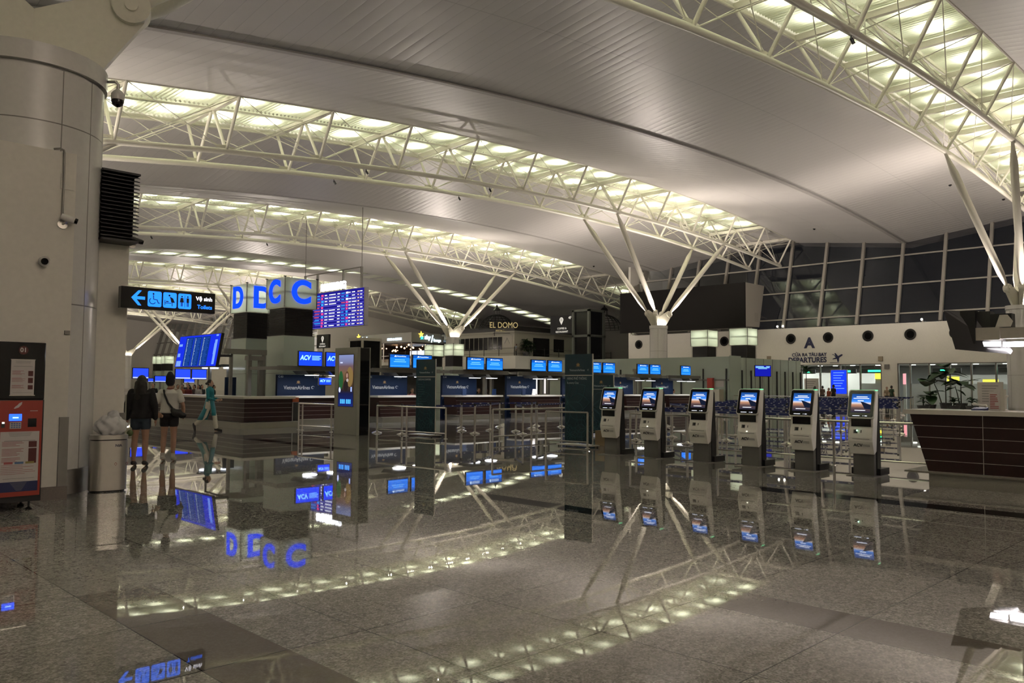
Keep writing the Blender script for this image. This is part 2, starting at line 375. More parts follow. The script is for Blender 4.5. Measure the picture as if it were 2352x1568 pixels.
# corrugated deck panel: x 0..5.45, y 0..3.0
def deck_mesh(L, W, n=22):
    mb = MB(); m = n*8
    for i in range(m+1):
        x = L*i/m; z = .055*math.cos(2*PI*i/8)
        mb.v += [(x, 0, z), (x, W/2, z), (x, W, z)]
    for i in range(m):
        for j in (0, 1): mb.f.append((3*i+j, 3*i+3+j, 3*i+4+j, 3*i+1+j))
    return mb.mesh('ribbed_panel', DECKM, True)
DECK = deck_mesh(5.3, 2.9); LAMPC = (1.0, 0.99, 0.84)
lamp_me = MB().box(-.5, .5, -.07, .07, 0, .06).mesh('tube_lamp', emis('tube_lamp', (1, .98, .75), 8))
def lamp_row(par, x, y, z, ang, e=DECK_W):
    light('skylight_lamp', 'AREA', (x, y, z+.48), e, LAMPC, par, 1.0, aim=(math.sin(ang)*0, 0, -1), size_y=.18)
for r, y in enumerate(ROWS):
    long_ = r in (2, 3); t = thing('roof_truss', TL[r], 'roof truss', (0, y, 0), 0, 'arched roof trusses')
    for n, me in (LONG if long_ else SHORT): link(n, me, t)
    s = thing('skylight_band', SL[r], 'skylight', (0, y, 0), 0, 'skylight bands over the trusses')
    bays = [k for k in range(0, 15)] + ([15] if long_ else []) + ([18, 19] if long_ else [])
    if r in (3, 4, 5): bays = [k for k in bays if k >= 5]
    for k in bays:
        x = NX[k]; x2 = NX[k+1]; ang = math.atan2(ztop(x2)-ztop(x), 5.45)
        for h in (0, 1):
            o = link('ribbed_panel', DECK, s); o.location = (x+.08, (-HW+.1) if h == 0 else .1, ztop(x)+.30); o.rotation_euler = (0, -ang, 0)
            for q in (.25, .75):
                lamp_row(s, x+5.45*q, (-HW/2 if h == 0 else HW/2), ztop(x+5.45*q)+.30, ang, DECK_W if r < 3 else DECK_W*1.0)
    # curbs of the slot, and the opaque bays
    c = MB(); xe = 106 if long_ else 81.5
    for k in range(0, int((xe+14)/2.7)):
        xa, xb = -14+2.7*k, -14+2.7*(k+1)
        for q in (-HW-.03, HW+.03):
            c.quad((xa, q, ztop(xa)-.02), (xb, q, ztop(xb)-.02), (xb, q, ztop(xb)+1.3), (xa, q, ztop(xa)+1.3))
        c.quad((xa, -HW, ztop(xa)+1.3), (xb, -HW, ztop(xb)+1.3), (xb, HW, ztop(xb)+1.3), (xa, HW, ztop(xa)+1.3))
    cb = struct(c.build('trim_2', WHITE)); cb.location = (0, y, 0)
    ends = [(NX[15], 81.5)] if not long_ else [(NX[16], NX[18]), (NX[20], 106)]
    ends.append((-14, NX[5] if r in (3, 4, 5) else NX[0]))
    for xa, xb in ends:
        e = MB(); nn = 6
        for k in range(nn):
            p, q = xa+(xb-xa)*k/nn, xa+(xb-xa)*(k+1)/nn
            e.quad((p, -HW, ztop(p)+.24), (q, -HW, ztop(q)+.24), (q, HW, ztop(q)+.24), (p, HW, ztop(p)+.24))
        ce = struct(e.build('ceiling', CEILM)); ce.location = (0, y, 0)
# ---- the separate row of ceiling light panels between truss three and four
LP = deck_mesh(2.25, 3.6, 10)
lb = thing('ceiling_light_row', 'row of separate lit ceiling panels running behind the letter piers to the dome', 'ceiling lights', (0, 89.8, 0))
fill = MB()
for k in range(0, 38):
    x = 3+2.72*k; ang = math.atan2(ztop(x+2.25)-ztop(x), 2.25)
    if k >= 4:
        o = link('light_panel', LP, lb); o.location = (x, 0, ztop(x)-1.36); o.rotation_euler = (0, -ang, 0)
        light('panel_lamp', 'AREA', (x+1.1, 1.8, ztop(x)-.8), DECK_W*1.0, LAMPC, lb, 1.0, aim=(0, 0, -1), size_y=.3)
    fill.quad((x+2.25, 89.8, ztop(x+2.25)-1.4), (x+2.72, 89.8, ztop(x+2.72)-1.4), (x+2.72, 93.4, ztop(x+2.72)-1.4), (x+2.25, 93.4, ztop(x+2.25)-1.4))
fill.quad((-14, 89.8, ztop(-14)-1.4), (3, 89.8, ztop(3)-1.4), (3, 93.4, ztop(3)-1.4), (-14, 93.4, ztop(-14)-1.4))
fill.quad((3, 89.8, ztop(3)+.3), (106, 89.8, ztop(30)+.9), (106, 93.4, ztop(30)+.9), (3, 93.4, ztop(3)+.3))
struct(fill.build('ceiling', CEILM))
# ================================================================ columns
def column(x, y, R, label, zc=6.85, targets=None, spots=True, seams=()):
    t = thing('column', label, 'column', (x, y, 0), 0)
    prof = [(R, .32), (R, zc-.32)]
    for s_ in seams: prof = prof
    MB().lathe([(R, .32), (R, zc-.30)], 48).build('shaft', CLAD, t, True)
    MB().lathe([(R+.012, 0), (R+.012, .33), (R, .33)], 48).build('kick_plate', STEEL, t, True)
    MB().lathe([(R-.04, zc-.30), (R-.04, zc-.26), (R+.035, zc-.26), (R+.035, zc), (.05, zc)], 48).build('cap_ring', CLAD, t, True)
    g = MB()
    for s_ in seams: g.lathe([(R+.001, s_-.008), (R+.0015, s_), (R+.001, s_+.008)], 48)
    for a in (-.9, .25, 1.4, 2.55, 3.7, 4.9):
        g.tube((R*math.cos(a), R*math.sin(a), .33), (R*math.cos(a), R*math.sin(a), zc-.3), .006, n=6)
    g.build('panel_seams', SATIN, t)
    T = targets or [(sx*8.175, sy*CW) for sx in (-1, 1) for sy in (-1, 1)]
    for dx, dy in T:
        tgt = Vector((dx, dy+(ROWS_NEAR(y)-y), zbot(x+dx)-.15)); d = Vector((tgt.x, tgt.y, 0)); d.normalize()
        d = Vector((math.copysign(.93, dx), math.copysign(.36, dy), 0)).normalized()
        pin = d*(R+.32)+Vector((0, 0, zc+1.05)); sd = (tgt-pin).normalized(); L = (tgt-pin).length
        side = d.cross(Vector((0, 0, 1))).normalized()
        pl = []; c0 = Vector((0, 0, zc))
        for (a, b) in ((0.0, 0), (R*.92, 0), (R+.48, .82), (R+.58, 1.05), (R+.50, 1.28), (R+.28, 1.36), (R+.02, 1.22), (0.0, .78)):
            pl.append((a, b))
        mb = MB(); n = len(pl)
        for off in (-.07, .07):
            for a, b in pl: mb.v.append(tuple(c0 + d*a + Vector((0, 0, b)) + side*off))
        mb.f += [tuple(range(n))[::-1], tuple(range(n, 2*n))] + [(i, (i+1) % n, (i+1) % n+n, i+n) for i in range(n)]
        mb.tube(pin-side*.16, pin+side*.16, .26, n=24); mb.tube(pin-side*.20, pin+side*.20, .09, n=16)
        mb.build('bracket_plate', TRUSSW, t)
        mb = MB().path([pin+sd*.1, pin+sd*.5, pin+sd*1.3, tgt-sd*1.3, tgt-sd*.4, tgt+sd*.1], [.08, .12, .21, .21, .11, .07], 16)
        mb.build('strut', TRUSSW, t, True)
    if spots:
        for k, (dx, dy) in enumerate(((-.55, -.45), (.55, -.45), (-.55, .45), (.55, .45))):
            MB().ball((dx*R*.9, dy*R*.9, zc+.22), .13, 10).build('floodlight', emis('flood_lamp', (1, .90, .78), 30 if k < 2 else 25), t, True)
        c = (1.0, .87, .78)
        for k, (dx, dy) in enumerate(((-.9, -.9), (.9, -.9), (-.9, .9), (.9, .9))):
            light('flood', 'SPOT', (dx*(R+.35), dy*(R+.35), zc+.35), FLOOD_W, c, t, .12, math.radians(120), aim=(dx*.75, dy*.75, 1.0))
    return t
def ROWS_NEAR(y): return min([-14.35]+ROWS, key=lambda r: abs(r-y))
CL = ['white round column with splayed struts at the far right edge, above the hanging monitors', 'white round column with four splayed struts in front of the dark screen',
      'white round column with splayed struts and glaring lamp by the restaurant', 'white round column with struts behind the letter piers',
      'white round column with struts behind the tilted blue flight board', 'farthest white round column with struts beside the left wall']
for r, y in enumerate(ROWS): column(COLX, y, .77, CL[r], seams=(2.4, 4.6))
column(3.06, 12.75, .95, 'huge white clad round column with wing brackets in the left foreground', seams=(2.55, 4.95, 3.4)[:2], targets=[(6.3, 2.3), (6.3, -1.1), (-6, 2.3), (-6, -1.1)], spots=False, zc=5.98)
column(4.77, -14.35, .9, 'white round column behind the camera, added for its ceiling floodlights')  # unseen column, added so its floodlights keep the ceiling lit
column(4.77, ROWS[1], .9, 'white round column left of the photo, holding the second truss')  # these three stand out of view; their floodlights are added to light the ceiling
column(4.77, ROWS[2], .9, 'white round column left of the photo, holding the third truss')
column(4.77, ROWS[3], .9, 'white round column left of the photo, holding the fourth truss')
# ================================================================ outer walls
WX = 77.4
def lean(z): return WX + max(0, z-7.5)*.27
op = [(17.6, 27.3), (28.7, 43.5)]                    # door openings in y
wb = MB(); ys = [-18, 4.0, 15.5] + [v for p in op for v in p] + [57.5]
def wallrect(mb, y0, y1, z0, z1, x=WX, th=.35): mb.box(x, x+th, y0, y1, z0, z1)
wallrect(wb, -18, 4, 0, 7.5); wallrect(wb, 4, 15.5, 3.8, 7.5); wallrect(wb, 15.5, 17.6, 0, 7.5); wallrect(wb, 17.6, 27.3, 3.8, 7.5)
wallrect(wb, 27.3, 28.7, 0, 7.5); wallrect(wb, 28.7, 43.5, 3.8, 7.5); wallrect(wb, 43.5, 57.5, 0, 7.5)
struct(wb.build('wall_right', WHITE))
MB().box(WX-.02, WX+2.2, 5, 57.5, 7.42, 7.5).build('trim_3', WHITE)['kind'] = 'structure'
# leaning curtain wall
def curtain(y0, y1, yref, name, x0=WX, zt=17.6):
    fr = MB(); k = math.ceil((y0-yref)/3.69); ys = []
    while yref+3.69*k <= y1: ys.append(yref+3.69*k); k += 1
    def X(z): return x0+(z-7.5)*.27
    for y in ys:
        d = Vector((.27, 0, 1)).normalized(); n = Vector((-1, 0, .27)).normalized()
        for (a, b) in ((.13, .30),):
            p0 = Vector((X(7.5), y, 7.5)); p1 = Vector((X(zt), y, zt)); sd = Vector((0, a, 0))
            vs = [p0-sd, p0+sd, p0+sd+n*b, p0-sd+n*b, p1-sd, p1+sd, p1+sd+n*b, p1-sd+n*b]
            fr.add(vs, [(0, 1, 5, 4), (1, 2, 6, 5), (2, 3, 7, 6), (3, 0, 4, 7)])
    for z in (8.4, 11.2, 14.0, 16.6):
        fr.box(X(z)-.14, X(z)+.05, y0, y1, z-.06, z+.07)
    w_ = struct(thing(name, 'x', 'x')); 
    for k_ in ('label', 'category'): del w_[k_]
    f = fr.build('window_frame', mat('mullion_grey', (.34, .32, .28), .5), w_); f['kind'] = 'structure'
    g = MB().quad((X(7.5), y0, 7.5), (X(7.5), y1, 7.5), (X(zt), y1, zt), (X(zt), y0, zt)).build('glass', NIGHT, w_); g['kind'] = 'structure'
    return w_
curtain(-18, 57.5, 27.2, 'window_1')
struct(MB().box(WX, 84, 57.5, 57.8, 0, 18).build('wall_return', WHITE))
curtain(127, 202, 27.2, 'window_2'); struct(MB().box(WX, WX+.3, 127, 202, 0, 7.5).build('wall_far', WHITE)); struct(MB().box(WX, 106, 126.7, 127, 0, 17.5).build('wall_left_return', WHITE))
GREYW = mat('dim_grey_wall', (.30, .28, .25), .7)
struct(MB().box(105, 105.3, 57.5, 127, 0, 18).build('wall_back', GREYW))
struct(MB().box(-14, 90, 202, 202.3, 0, 20).build('wall_end', WHITE))
struct(MB().box(-14.3, -14, -18, 202, 0, 18).build('wall_behind', WHITE))
struct(MB().box(-14, 82, -18.3, -18, 0, 18).build('wall_side', WHITE))
# ================================================================ foreground left
FW = struct(MB().box(-14, 3.33, 11.45, 11.75, 0, 4.49).build('wall_left', WHITE))
struct(MB().box(-14, 3.35, 11.41, 11.45, 0, .17).build('baseboard_left', GRAN))
struct(MB().box(3.15, 3.31, 11.435, 11.45, 4.0, 4.2).build('trim_4', WHITE))
tag(MB().box(3.235, 3.345, 11.425, 11.449, .17, 1.05).build('corner_guard', SATIN), 'grey metal corner guard on the wall beside the red machine', 'corner guard')
struct(MB().box(3.5, 4.43, 12.6, 15.2, 0, 3.6).build('wall_left_inner', WHITE))
struct(MB().box(3.95, 4.45, 12.57, 12.6, 0, .14).build('baseboard_inner', GRAN))
tag(MB().box(4.33, 4.45, 12.575, 12.66, .14, 1.05).build('corner_guard', SATIN), 'grey metal corner guard behind the woman in black', 'corner guard')
lv = thing('louvre', 'black slatted louvre box beside the huge foreground column', 'louvre', (3.93, 12.25, 3.58))
MB().box(0, .46, .12, .9, 0, .97).build('backing', BLACK, lv)
m = MB()
for i in range(17):
    z = .03+i*.056; m.prism([(-.0, z), (.13, z+.045), (.13, z+.055), (0, z+.012)], 'x', -.02, .50)
m.build('slats', DARK, lv); MB().box(-.02, .50, -.02, .9, .97, 1.0).build('top_cap', DARK, lv); MB().box(-.02, .50, -.02, .9, -.03, 0).build('bottom_rail', DARK, lv)
struct(MB().box(3.93, 4.40, 12.4, 13.3, 4.58, 4.62).build('trim_5', DARK))
# ---- the red machine
vm = thing('payment_machine', 'tall black and red self-service machine with 01 above printed notices', 'machine', (2.87, 10.75, 0))
W = 1.05
MB().box(-W, 0, 0, .5, .10, 1.29).build('lower_cabinet', BLACK, vm)
bev(MB().box(-W, 0, 0.0, .5, 1.29, 1.965).build('upper_cabinet', GLOSSB, vm), .01)
MB().box(-.46, -.02, -.022, 0, .17, 1.28).build('red_panel', RED, vm)
for x, y in ((-.10, .08), (-W+.1, .08), (-.10, .42), (-W+.1, .42)):
    MB().lathe([(.035, 0), (.04, .012), (.012, .03), (.012, .10)], 16, (x, y, 0)).build('leg', BLACK, vm, True)
def poster(par, x0, x1, z0, z1, y, seed, pics, blue=False, head=4):
    random.seed(seed); p = MB().box(x0, x1, y-.004, y, z0, z1).build('notice', PAPER, par); Wd = x1-x0; Hd = z1-z0
    m = MB()
    for i in range(head):
        a = random.uniform(.12, .25)*Wd; m.box(x0+a, x1-a, y-.0055, y-.004, z1-.02*Hd-i*.022*Hd-.007*Hd, z1-.02*Hd-i*.022*Hd)
    m.box(x0+.1*Wd, x1-.1*Wd, y-.0055, y-.004, z1-.19*Hd, z1-.178*Hd); m.box(x0+.1*Wd, x1-.1*Wd, y-.0055, y-.004, z0+.06*Hd, z0+.068*Hd)
    m.build('small_print', GREYINK, p)
    m = MB(); k = MB()
    for (f, n) in pics:
        for i in range(n): m.box(x0+.05*Wd, x0+random.uniform(.4, .62)*Wd, y-.0055, y-.004, z1-(f+i*.026)*Hd-.009*Hd, z1-(f+i*.026)*Hd)
        k.box(x1-.27*Wd, x1-.06*Wd, y-.006, y-.004, z1-(f+n*.03)*Hd, z1-f*Hd)
    m.build('red_print', REDINK, p); k.build('picture', MAROON, p)
    return p
poster(vm, -.36, -.115, 1.345, 1.755, -.001, 3, ((.31, 5), (.51, 5), (.72, 4)))
MB().box(-.37, -.105, -.012, 0, 1.335, 1.345).build('lower_ledge', CHROME, vm); MB().box(-.365, -.11, -.008, 0, 1.755, 1.763).build('upper_ledge', STEEL, vm)
poster(vm, -.445, -.045, .34, .92, -.0225, 5, ((.20, 4), (.34, 6), (.52, 4)))
m = MB(); 
for i in range(6): m.box(-.43, -.43+random.uniform(.2, .37), -.0285, -.0265, .43+i*.02, .434+i*.02)
m.build('red_print', REDINK, vm)
for i, c in enumerate(((.45, .12, .12), (.10, .18, .35), (.30, .25, .07))):
    MB().box(-.40+i*.11, -.31+i*.11, -.029, -.0265, .545, .57).build('picture', mat('chip%d' % i, c, .5), vm)
m = MB().box(-.445, -.045, -.0265, -.0225, .225, .34); m.build('blue_notice', BLUEPRINT, vm)
m = MB(); 
for i in range(7): m.box(-.33+i*.01, -.16-i*.008, -.028, -.0265, .325-i*.014, .328-i*.014)
m.build('small_print', GREYINK, vm)
MB().tube((-.24, -.012, 1.87), (-.24, 0, 1.87), .05, n=28).build('number_disc', MAROON, vm)
text('01', .072, PAPER, vm, (-.24, -.0125, 1.87), bold=.03)
bev(MB().box(-.365, -.235, -.034, -.02, 1.045, 1.125).build('screen', emis('blue_screen', (.02, .09, 1.0), 2.6), vm), .005)
MB().box(-.33, -.27, -.036, -.034, 1.075, 1.09).build('screen_text', emis('blue_screen_text', (.25, .5, 1.0), 3), vm)
MB().box(-.355, -.24, -.034, -.02, .955, 1.03).build('keypad', STEEL, vm)
m = MB()
for i in range(4):
    for j in range(3): m.box(-.345+i*.026, -.326+i*.026, -.038, -.034, .962+j*.022, .978+j*.022)
m.build('keys', mat('key_blue', (.15, .18, .4), .4), vm)
MB().box(-.17, -.08, -.026, -.02, .97, 1.07).build('slot', GLOSSB, vm); MB().box(-.44, -.405, -.032, -.02, .97, 1.03).build('reader', DARK, vm)
MB().box(-.435, -.41, -.035, -.032, 1.015, 1.035).build('reader_light', emis('reader_light', (1, .95, .85), 1.4), vm)
m = MB().prism([(-.31, 1.185), (-.27, 1.20), (-.24, 1.235), (-.235, 1.265), (-.265, 1.25), (-.285, 1.225), (-.30, 1.215), (-.32, 1.19)], 'y', -.025, -.022); m.build('logo', PAPER, vm)
MB().box(-.15, -.07, -.025, -.022, 1.155, 1.162).build('caption', PAPER, vm)
# ---- trash bin with bag
bx = at(255, 1128, z=0)
bn = thing('trash_bin', 'brushed steel rounded trash bin at the foot of the foreground column', 'bin', (bx.x-.02, bx.y+.10, 0), -.15)
def rr(w_, d, r, n=8):
    o = []
    for cx, cy, a in ((w_-r, d-r, 0), (-w_+r, d-r, PI/2), (-w_+r, -d+r, PI), (w_-r, -d+r, 3*PI/2)):
        for i in range(n+1): o.append((cx+r*math.cos(a+PI/2*i/n), cy+r*math.sin(a+PI/2*i/n)))
    return o
MB().prism(rr(.235, .16, .13), 'z', .02, .70).build('body', STEEL, bn, True); MB().prism(rr(.215, .14, .12), 'z', 0, .02).build('base', BLACK, bn)
MB().prism(rr(.24, .165, .13), 'z', .715, .775).build('rim', STEEL, bn, True); MB().prism(rr(.228, .153, .125), 'z', .70, .715).build('rim_gap', BLACK, bn)
text('NIA', .05, BLUEPRINT, bn, (.10, -.164, .63), bold=.01)
m = MB()
for x in (.07, .21):
    m.path([(x, -.162, .40), (x-.015, -.163, .38), (x, -.163, .355), (x+.015, -.163, .38), (x, -.162, .40)], .003, 6)
m.build('recycling_mark', REDINK, bn); 
bag = thing('plastic_bag', 'crumpled translucent plastic bag stuffed into the trash bin', 'bag', (bx.x-.02, bx.y+.10, .76), -.15)
def blob(r, sx, sy, sz, seed, n=40, amp=.16):
    random.seed(seed); ph = [(random.uniform(2, 9), random.uniform(0, 6), random.uniform(2, 9), random.uniform(0, 6)) for _ in range(7)]
    mb = MB()
    for i in range(n+1):
        t = PI*i/n
        for k in range(2*n):
            p = PI*k/n; d = sum(math.sin(int(a)*p+b+math.sin(c*.5*t+e)*2) for a, b, c, e in ph)/7
            rr_ = r*(1+amp*d+amp*.22*math.sin(7*p+5*t+math.sin(3*t)*2)+amp*.12*math.sin(15*p-9*t)); mb.v.append((rr_*math.sin(t)*math.cos(p)*sx, rr_*math.sin(t)*math.sin(p)*sy, -rr_*math.cos(t)*sz))
    for i in range(n):
        for k in range(2*n):
            a, b = i*2*n+k, i*2*n+(k+1) % (2*n); mb.f.append((a, b, b+2*n, a+2*n))
    return mb
BAGM = frosted_material('bag_film', (.85, .84, .82), .25)
o = blob(.15, 1.35, .95, 1.0, 4).build('bag_body', BAGM, bag, True); o.location = (.02, 0, .13)
o = blob(.07, 1.2, 1, 1.0, 9, 14, .25).build('bag_knot', BAGM, bag, True); o.location = (.05, 0, .27)
# ---- cameras on the wall and column
def bullet_cam(u, v, y, label, s=1.0, aim=0.0, mount=True, dark=False):
    p = at(u, v, y=y); t = thing('security_camera', label, 'security camera', p, aim)
    if mount: MB().tube((0, .0, 0), (0, -.02*s, 0), .06*s, n=20).build('mount', STEEL, t); MB().path([(0, -.02*s, 0), (.01, -.07*s, .01), (.04*s, -.09*s, .05*s)], .014*s, 8).build('bracket', STEEL, t)
    d = Vector((.9, -.35, -.28)).normalized(); c = Vector((.02*s, -.10*s, .07*s))
    MB().tube(c-d*.06*s, c+d*.10*s, .042*s, n=20).build('housing', DARK if dark else CLAD, t, True)
    MB().tube(c+d*.09*s, c+d*.13*s, .036*s, n=20).build('lens', GLOSSB, t, True)
    return t
bullet_cam(143, 515, 11.45, 'white bullet camera below the conduit on the left wall')
t = thing('security_camera', 'white dome bullet camera low on the left wall above the machine', 'security camera', at(100, 601, y=11.45))
MB().tube((0, 0, 0), (0, -.02, 0), .065, n=20).build('mount', CLAD, t); MB().tube((.01, -.02, .02), (-.02, -.13, -.01), .055, n=20).build('housing', CLAD, t, True); MB().tube((-.02, -.13, -.01), (-.024, -.14, -.012), .042, n=20).build('lens', GLOSSB, t)
pts = [at(u, v, y=11.43) for u, v in ((124, 342), (138, 341), (147, 345), (148, 352), (146, 430), (143, 498))]
tag(MB().path(pts, .014, 8).build('conduit', SATIN, None, True), 'grey conduit pipe running down the left wall to a camera', 'conduit')
tag(MB().box(*sorted((at(148, 759, y=11.44).x, at(160, 759, y=11.44).x)), 11.42, 11.45, at(154, 768, y=11.44).z, at(154, 759, y=11.44).z).build('wall_box', SATIN), 'small grey box at the edge of the left wall', 'box')
p = at(247, 188, y=12.4); q = at(271, 210, y=12.1)
t = thing('dome_camera', 'white dome camera with black globe hanging off the foreground column', 'security camera', q)
rel = p-q
MB().path([rel, Vector((-.03, 0, .13)), Vector((0, 0, .10)), Vector((0, 0, .02))], .022, 10).build('arm', STEEL, t, True)
MB().lathe([(.022, .03), (.06, .0), (.088, -.04), (.09, -.10), (.085, -.13)], 24).build('hood', CLAD, t, True)
MB().lathe([(.082, -.12), (.086, -.15), (.07, -.20), (.03, -.225), (.001, -.23)], 24).build('globe', GLOSSB, t, True)
bullet_cam(303, 562, 12.58, 'dark bullet camera under the louvre beside the toilets sign', .9, 0, True, True)
# ---- toilets sign
s0, s1 = at(285, 656, y=12.2), at(495, 674, y=12.2); zt, zb = 2.90, 2.585
ts = thing('toilets_sign', 'black hanging sign with blue arrow, pictograms and the word Toilets', 'sign', (4.30, 12.2, zb)); L = s1.x-4.30; H = zt-zb
bev(MB().box(-.1, L, 0, .12, 0, H).build('housing', GLOSSB, ts), .006)
SB = emis('sign_blue', (.015, .16, 1.0), 2.2); SW = emis('sign_white', (.95, .92, 1.0), 2.2)
m = MB().prism([(.04, H/2), (.14, H*.85), (.185, H*.85), (.115, H*.57), (.235, H*.57), (.235, H*.43), (.115, H*.43), (.185, H*.15), (.14, H*.15)], 'y', -.004, 0); m.build('arrow', SB, ts)
for i in range(3):
    x = .28+i*.225; pl = MB().prism([(x+a+.095, b+H/2) for a, b in rr(.10, .115, .025, 4)], 'y', -.004, 0).build('pictogram', SB, ts); g = MB(); c = x+.095; z = H/2
    if i == 0:
        g.tube((c-.02, -.0055, z+.075), (c-.02, -.004, z+.075), .014, n=12); g.path([(c-.02, -.005, z+.055), (c-.015, -.005, z-.005), (c+.035, -.005, z-.01), (c+.055, -.005, z-.06), (c+.075, -.005, z-.055)], .007, 6)
        g.path([(c-.03+.045*math.cos(a), -.005, z-.03+.045*math.sin(a)) for a in [2.2+i_*.45 for i_ in range(9)]], .006, 6)
    elif i == 1:
        g.tube((c-.01, -.0055, z+.07), (c-.01, -.004, z+.07), .014, n=12); g.prism([(c-.005, z+.055), (c+.045, z+.03), (c+.075, z-.035), (c+.02, z-.035), (c+.01, z+.01)], 'y', -.006, -.004)
        g.box(c-.08, c+.02, -.006, -.004, z-.05, z-.04); g.box(c-.08, c-.072, -.006, -.004, z-.08, z+.0); g.box(c+.03, c+.04, -.006, -.004, z-.09, z-.035); g.box(c-.06, c-.02, -.006, -.004, z-.03, z-.015)
    else:
        g.box(c-.003, c+.003, -.006, -.004, z-.09, z+.09)
        for sx, wd in ((-.045, 1), (.045, 0)):
            g.tube((c+sx, -.0055, z+.07), (c+sx, -.004, z+.07), .012, n=12)
            g.prism([(c+sx-.02, z+.05), (c+sx+.02, z+.05), (c+sx+(.032 if wd else .02), z-.02), (c+sx-(.032 if wd else .02), z-.02)], 'y', -.006, -.004); g.box(c+sx-.014, c+sx-.003, -.006, -.004, z-.08, z-.02); g.box(c+sx+.003, c+sx+.014, -.006, -.004, z-.08, z-.02)
    g.build('symbol', BLACK, pl)
text('Vệ sinh', .085, SW, ts, (L-.05, -.003, H*.68), align='RIGHT', bold=.012, name='white_lettering'); text('Toilets', .085, SB, ts, (L-.05, -.003, H*.28), align='RIGHT', bold=.012)
MB().box(.02, .10, .12, .42, .08, .22).build('wall_arm', DARK, ts)
# ================================================================ self check-in kiosks
def display_material():
    m = bpy.data.materials.new('kiosk_display'); m.use_nodes = True; N = NT(m); nt = m.node_tree; nt.nodes.clear()
    tc = N.new('ShaderNodeTexCoord'); sp = N.new('ShaderNodeSeparateXYZ'); N.link(tc.outputs['Generated'], sp.inputs[0])
    r = N.new('ShaderNodeValToRGB'); N.link(sp.outputs[2], r.inputs[0]); e = r.color_ramp.elements
    e[0].position = 0; e[0].color = (.012, .014, .03, 1); e[1].position = 1; e[1].color = (.010, .05, .18, 1)
    for p_, c in ((.25, (.08, .05, .05)), (.42, (.40, .20, .12)), (.50, (.55, .50, .50)), (.58, (.05, .24, .80)), (.75, (.02, .10, .42))):
        q_ = e.new(p_); q_.color = (*c, 1)
    em = N.new('ShaderNodeEmission'); N.link(r.outputs[0], em.inputs[0]); em.inputs[1].default_value = 1.3
    o = N.new('ShaderNodeOutputMaterial'); N.link(em.outputs[0], o.inputs[0]); return m
KDISP = display_material(); KTXT = emis('display_text', (.8, .85, 1), 1.6); KWING = emis('display_wing', (.008, .012, .03), 1.0); KGREEN = mat('green_status_strip', (.25, .65, .35), .3, emit=(.15, 1.0, .4), es=1.1)
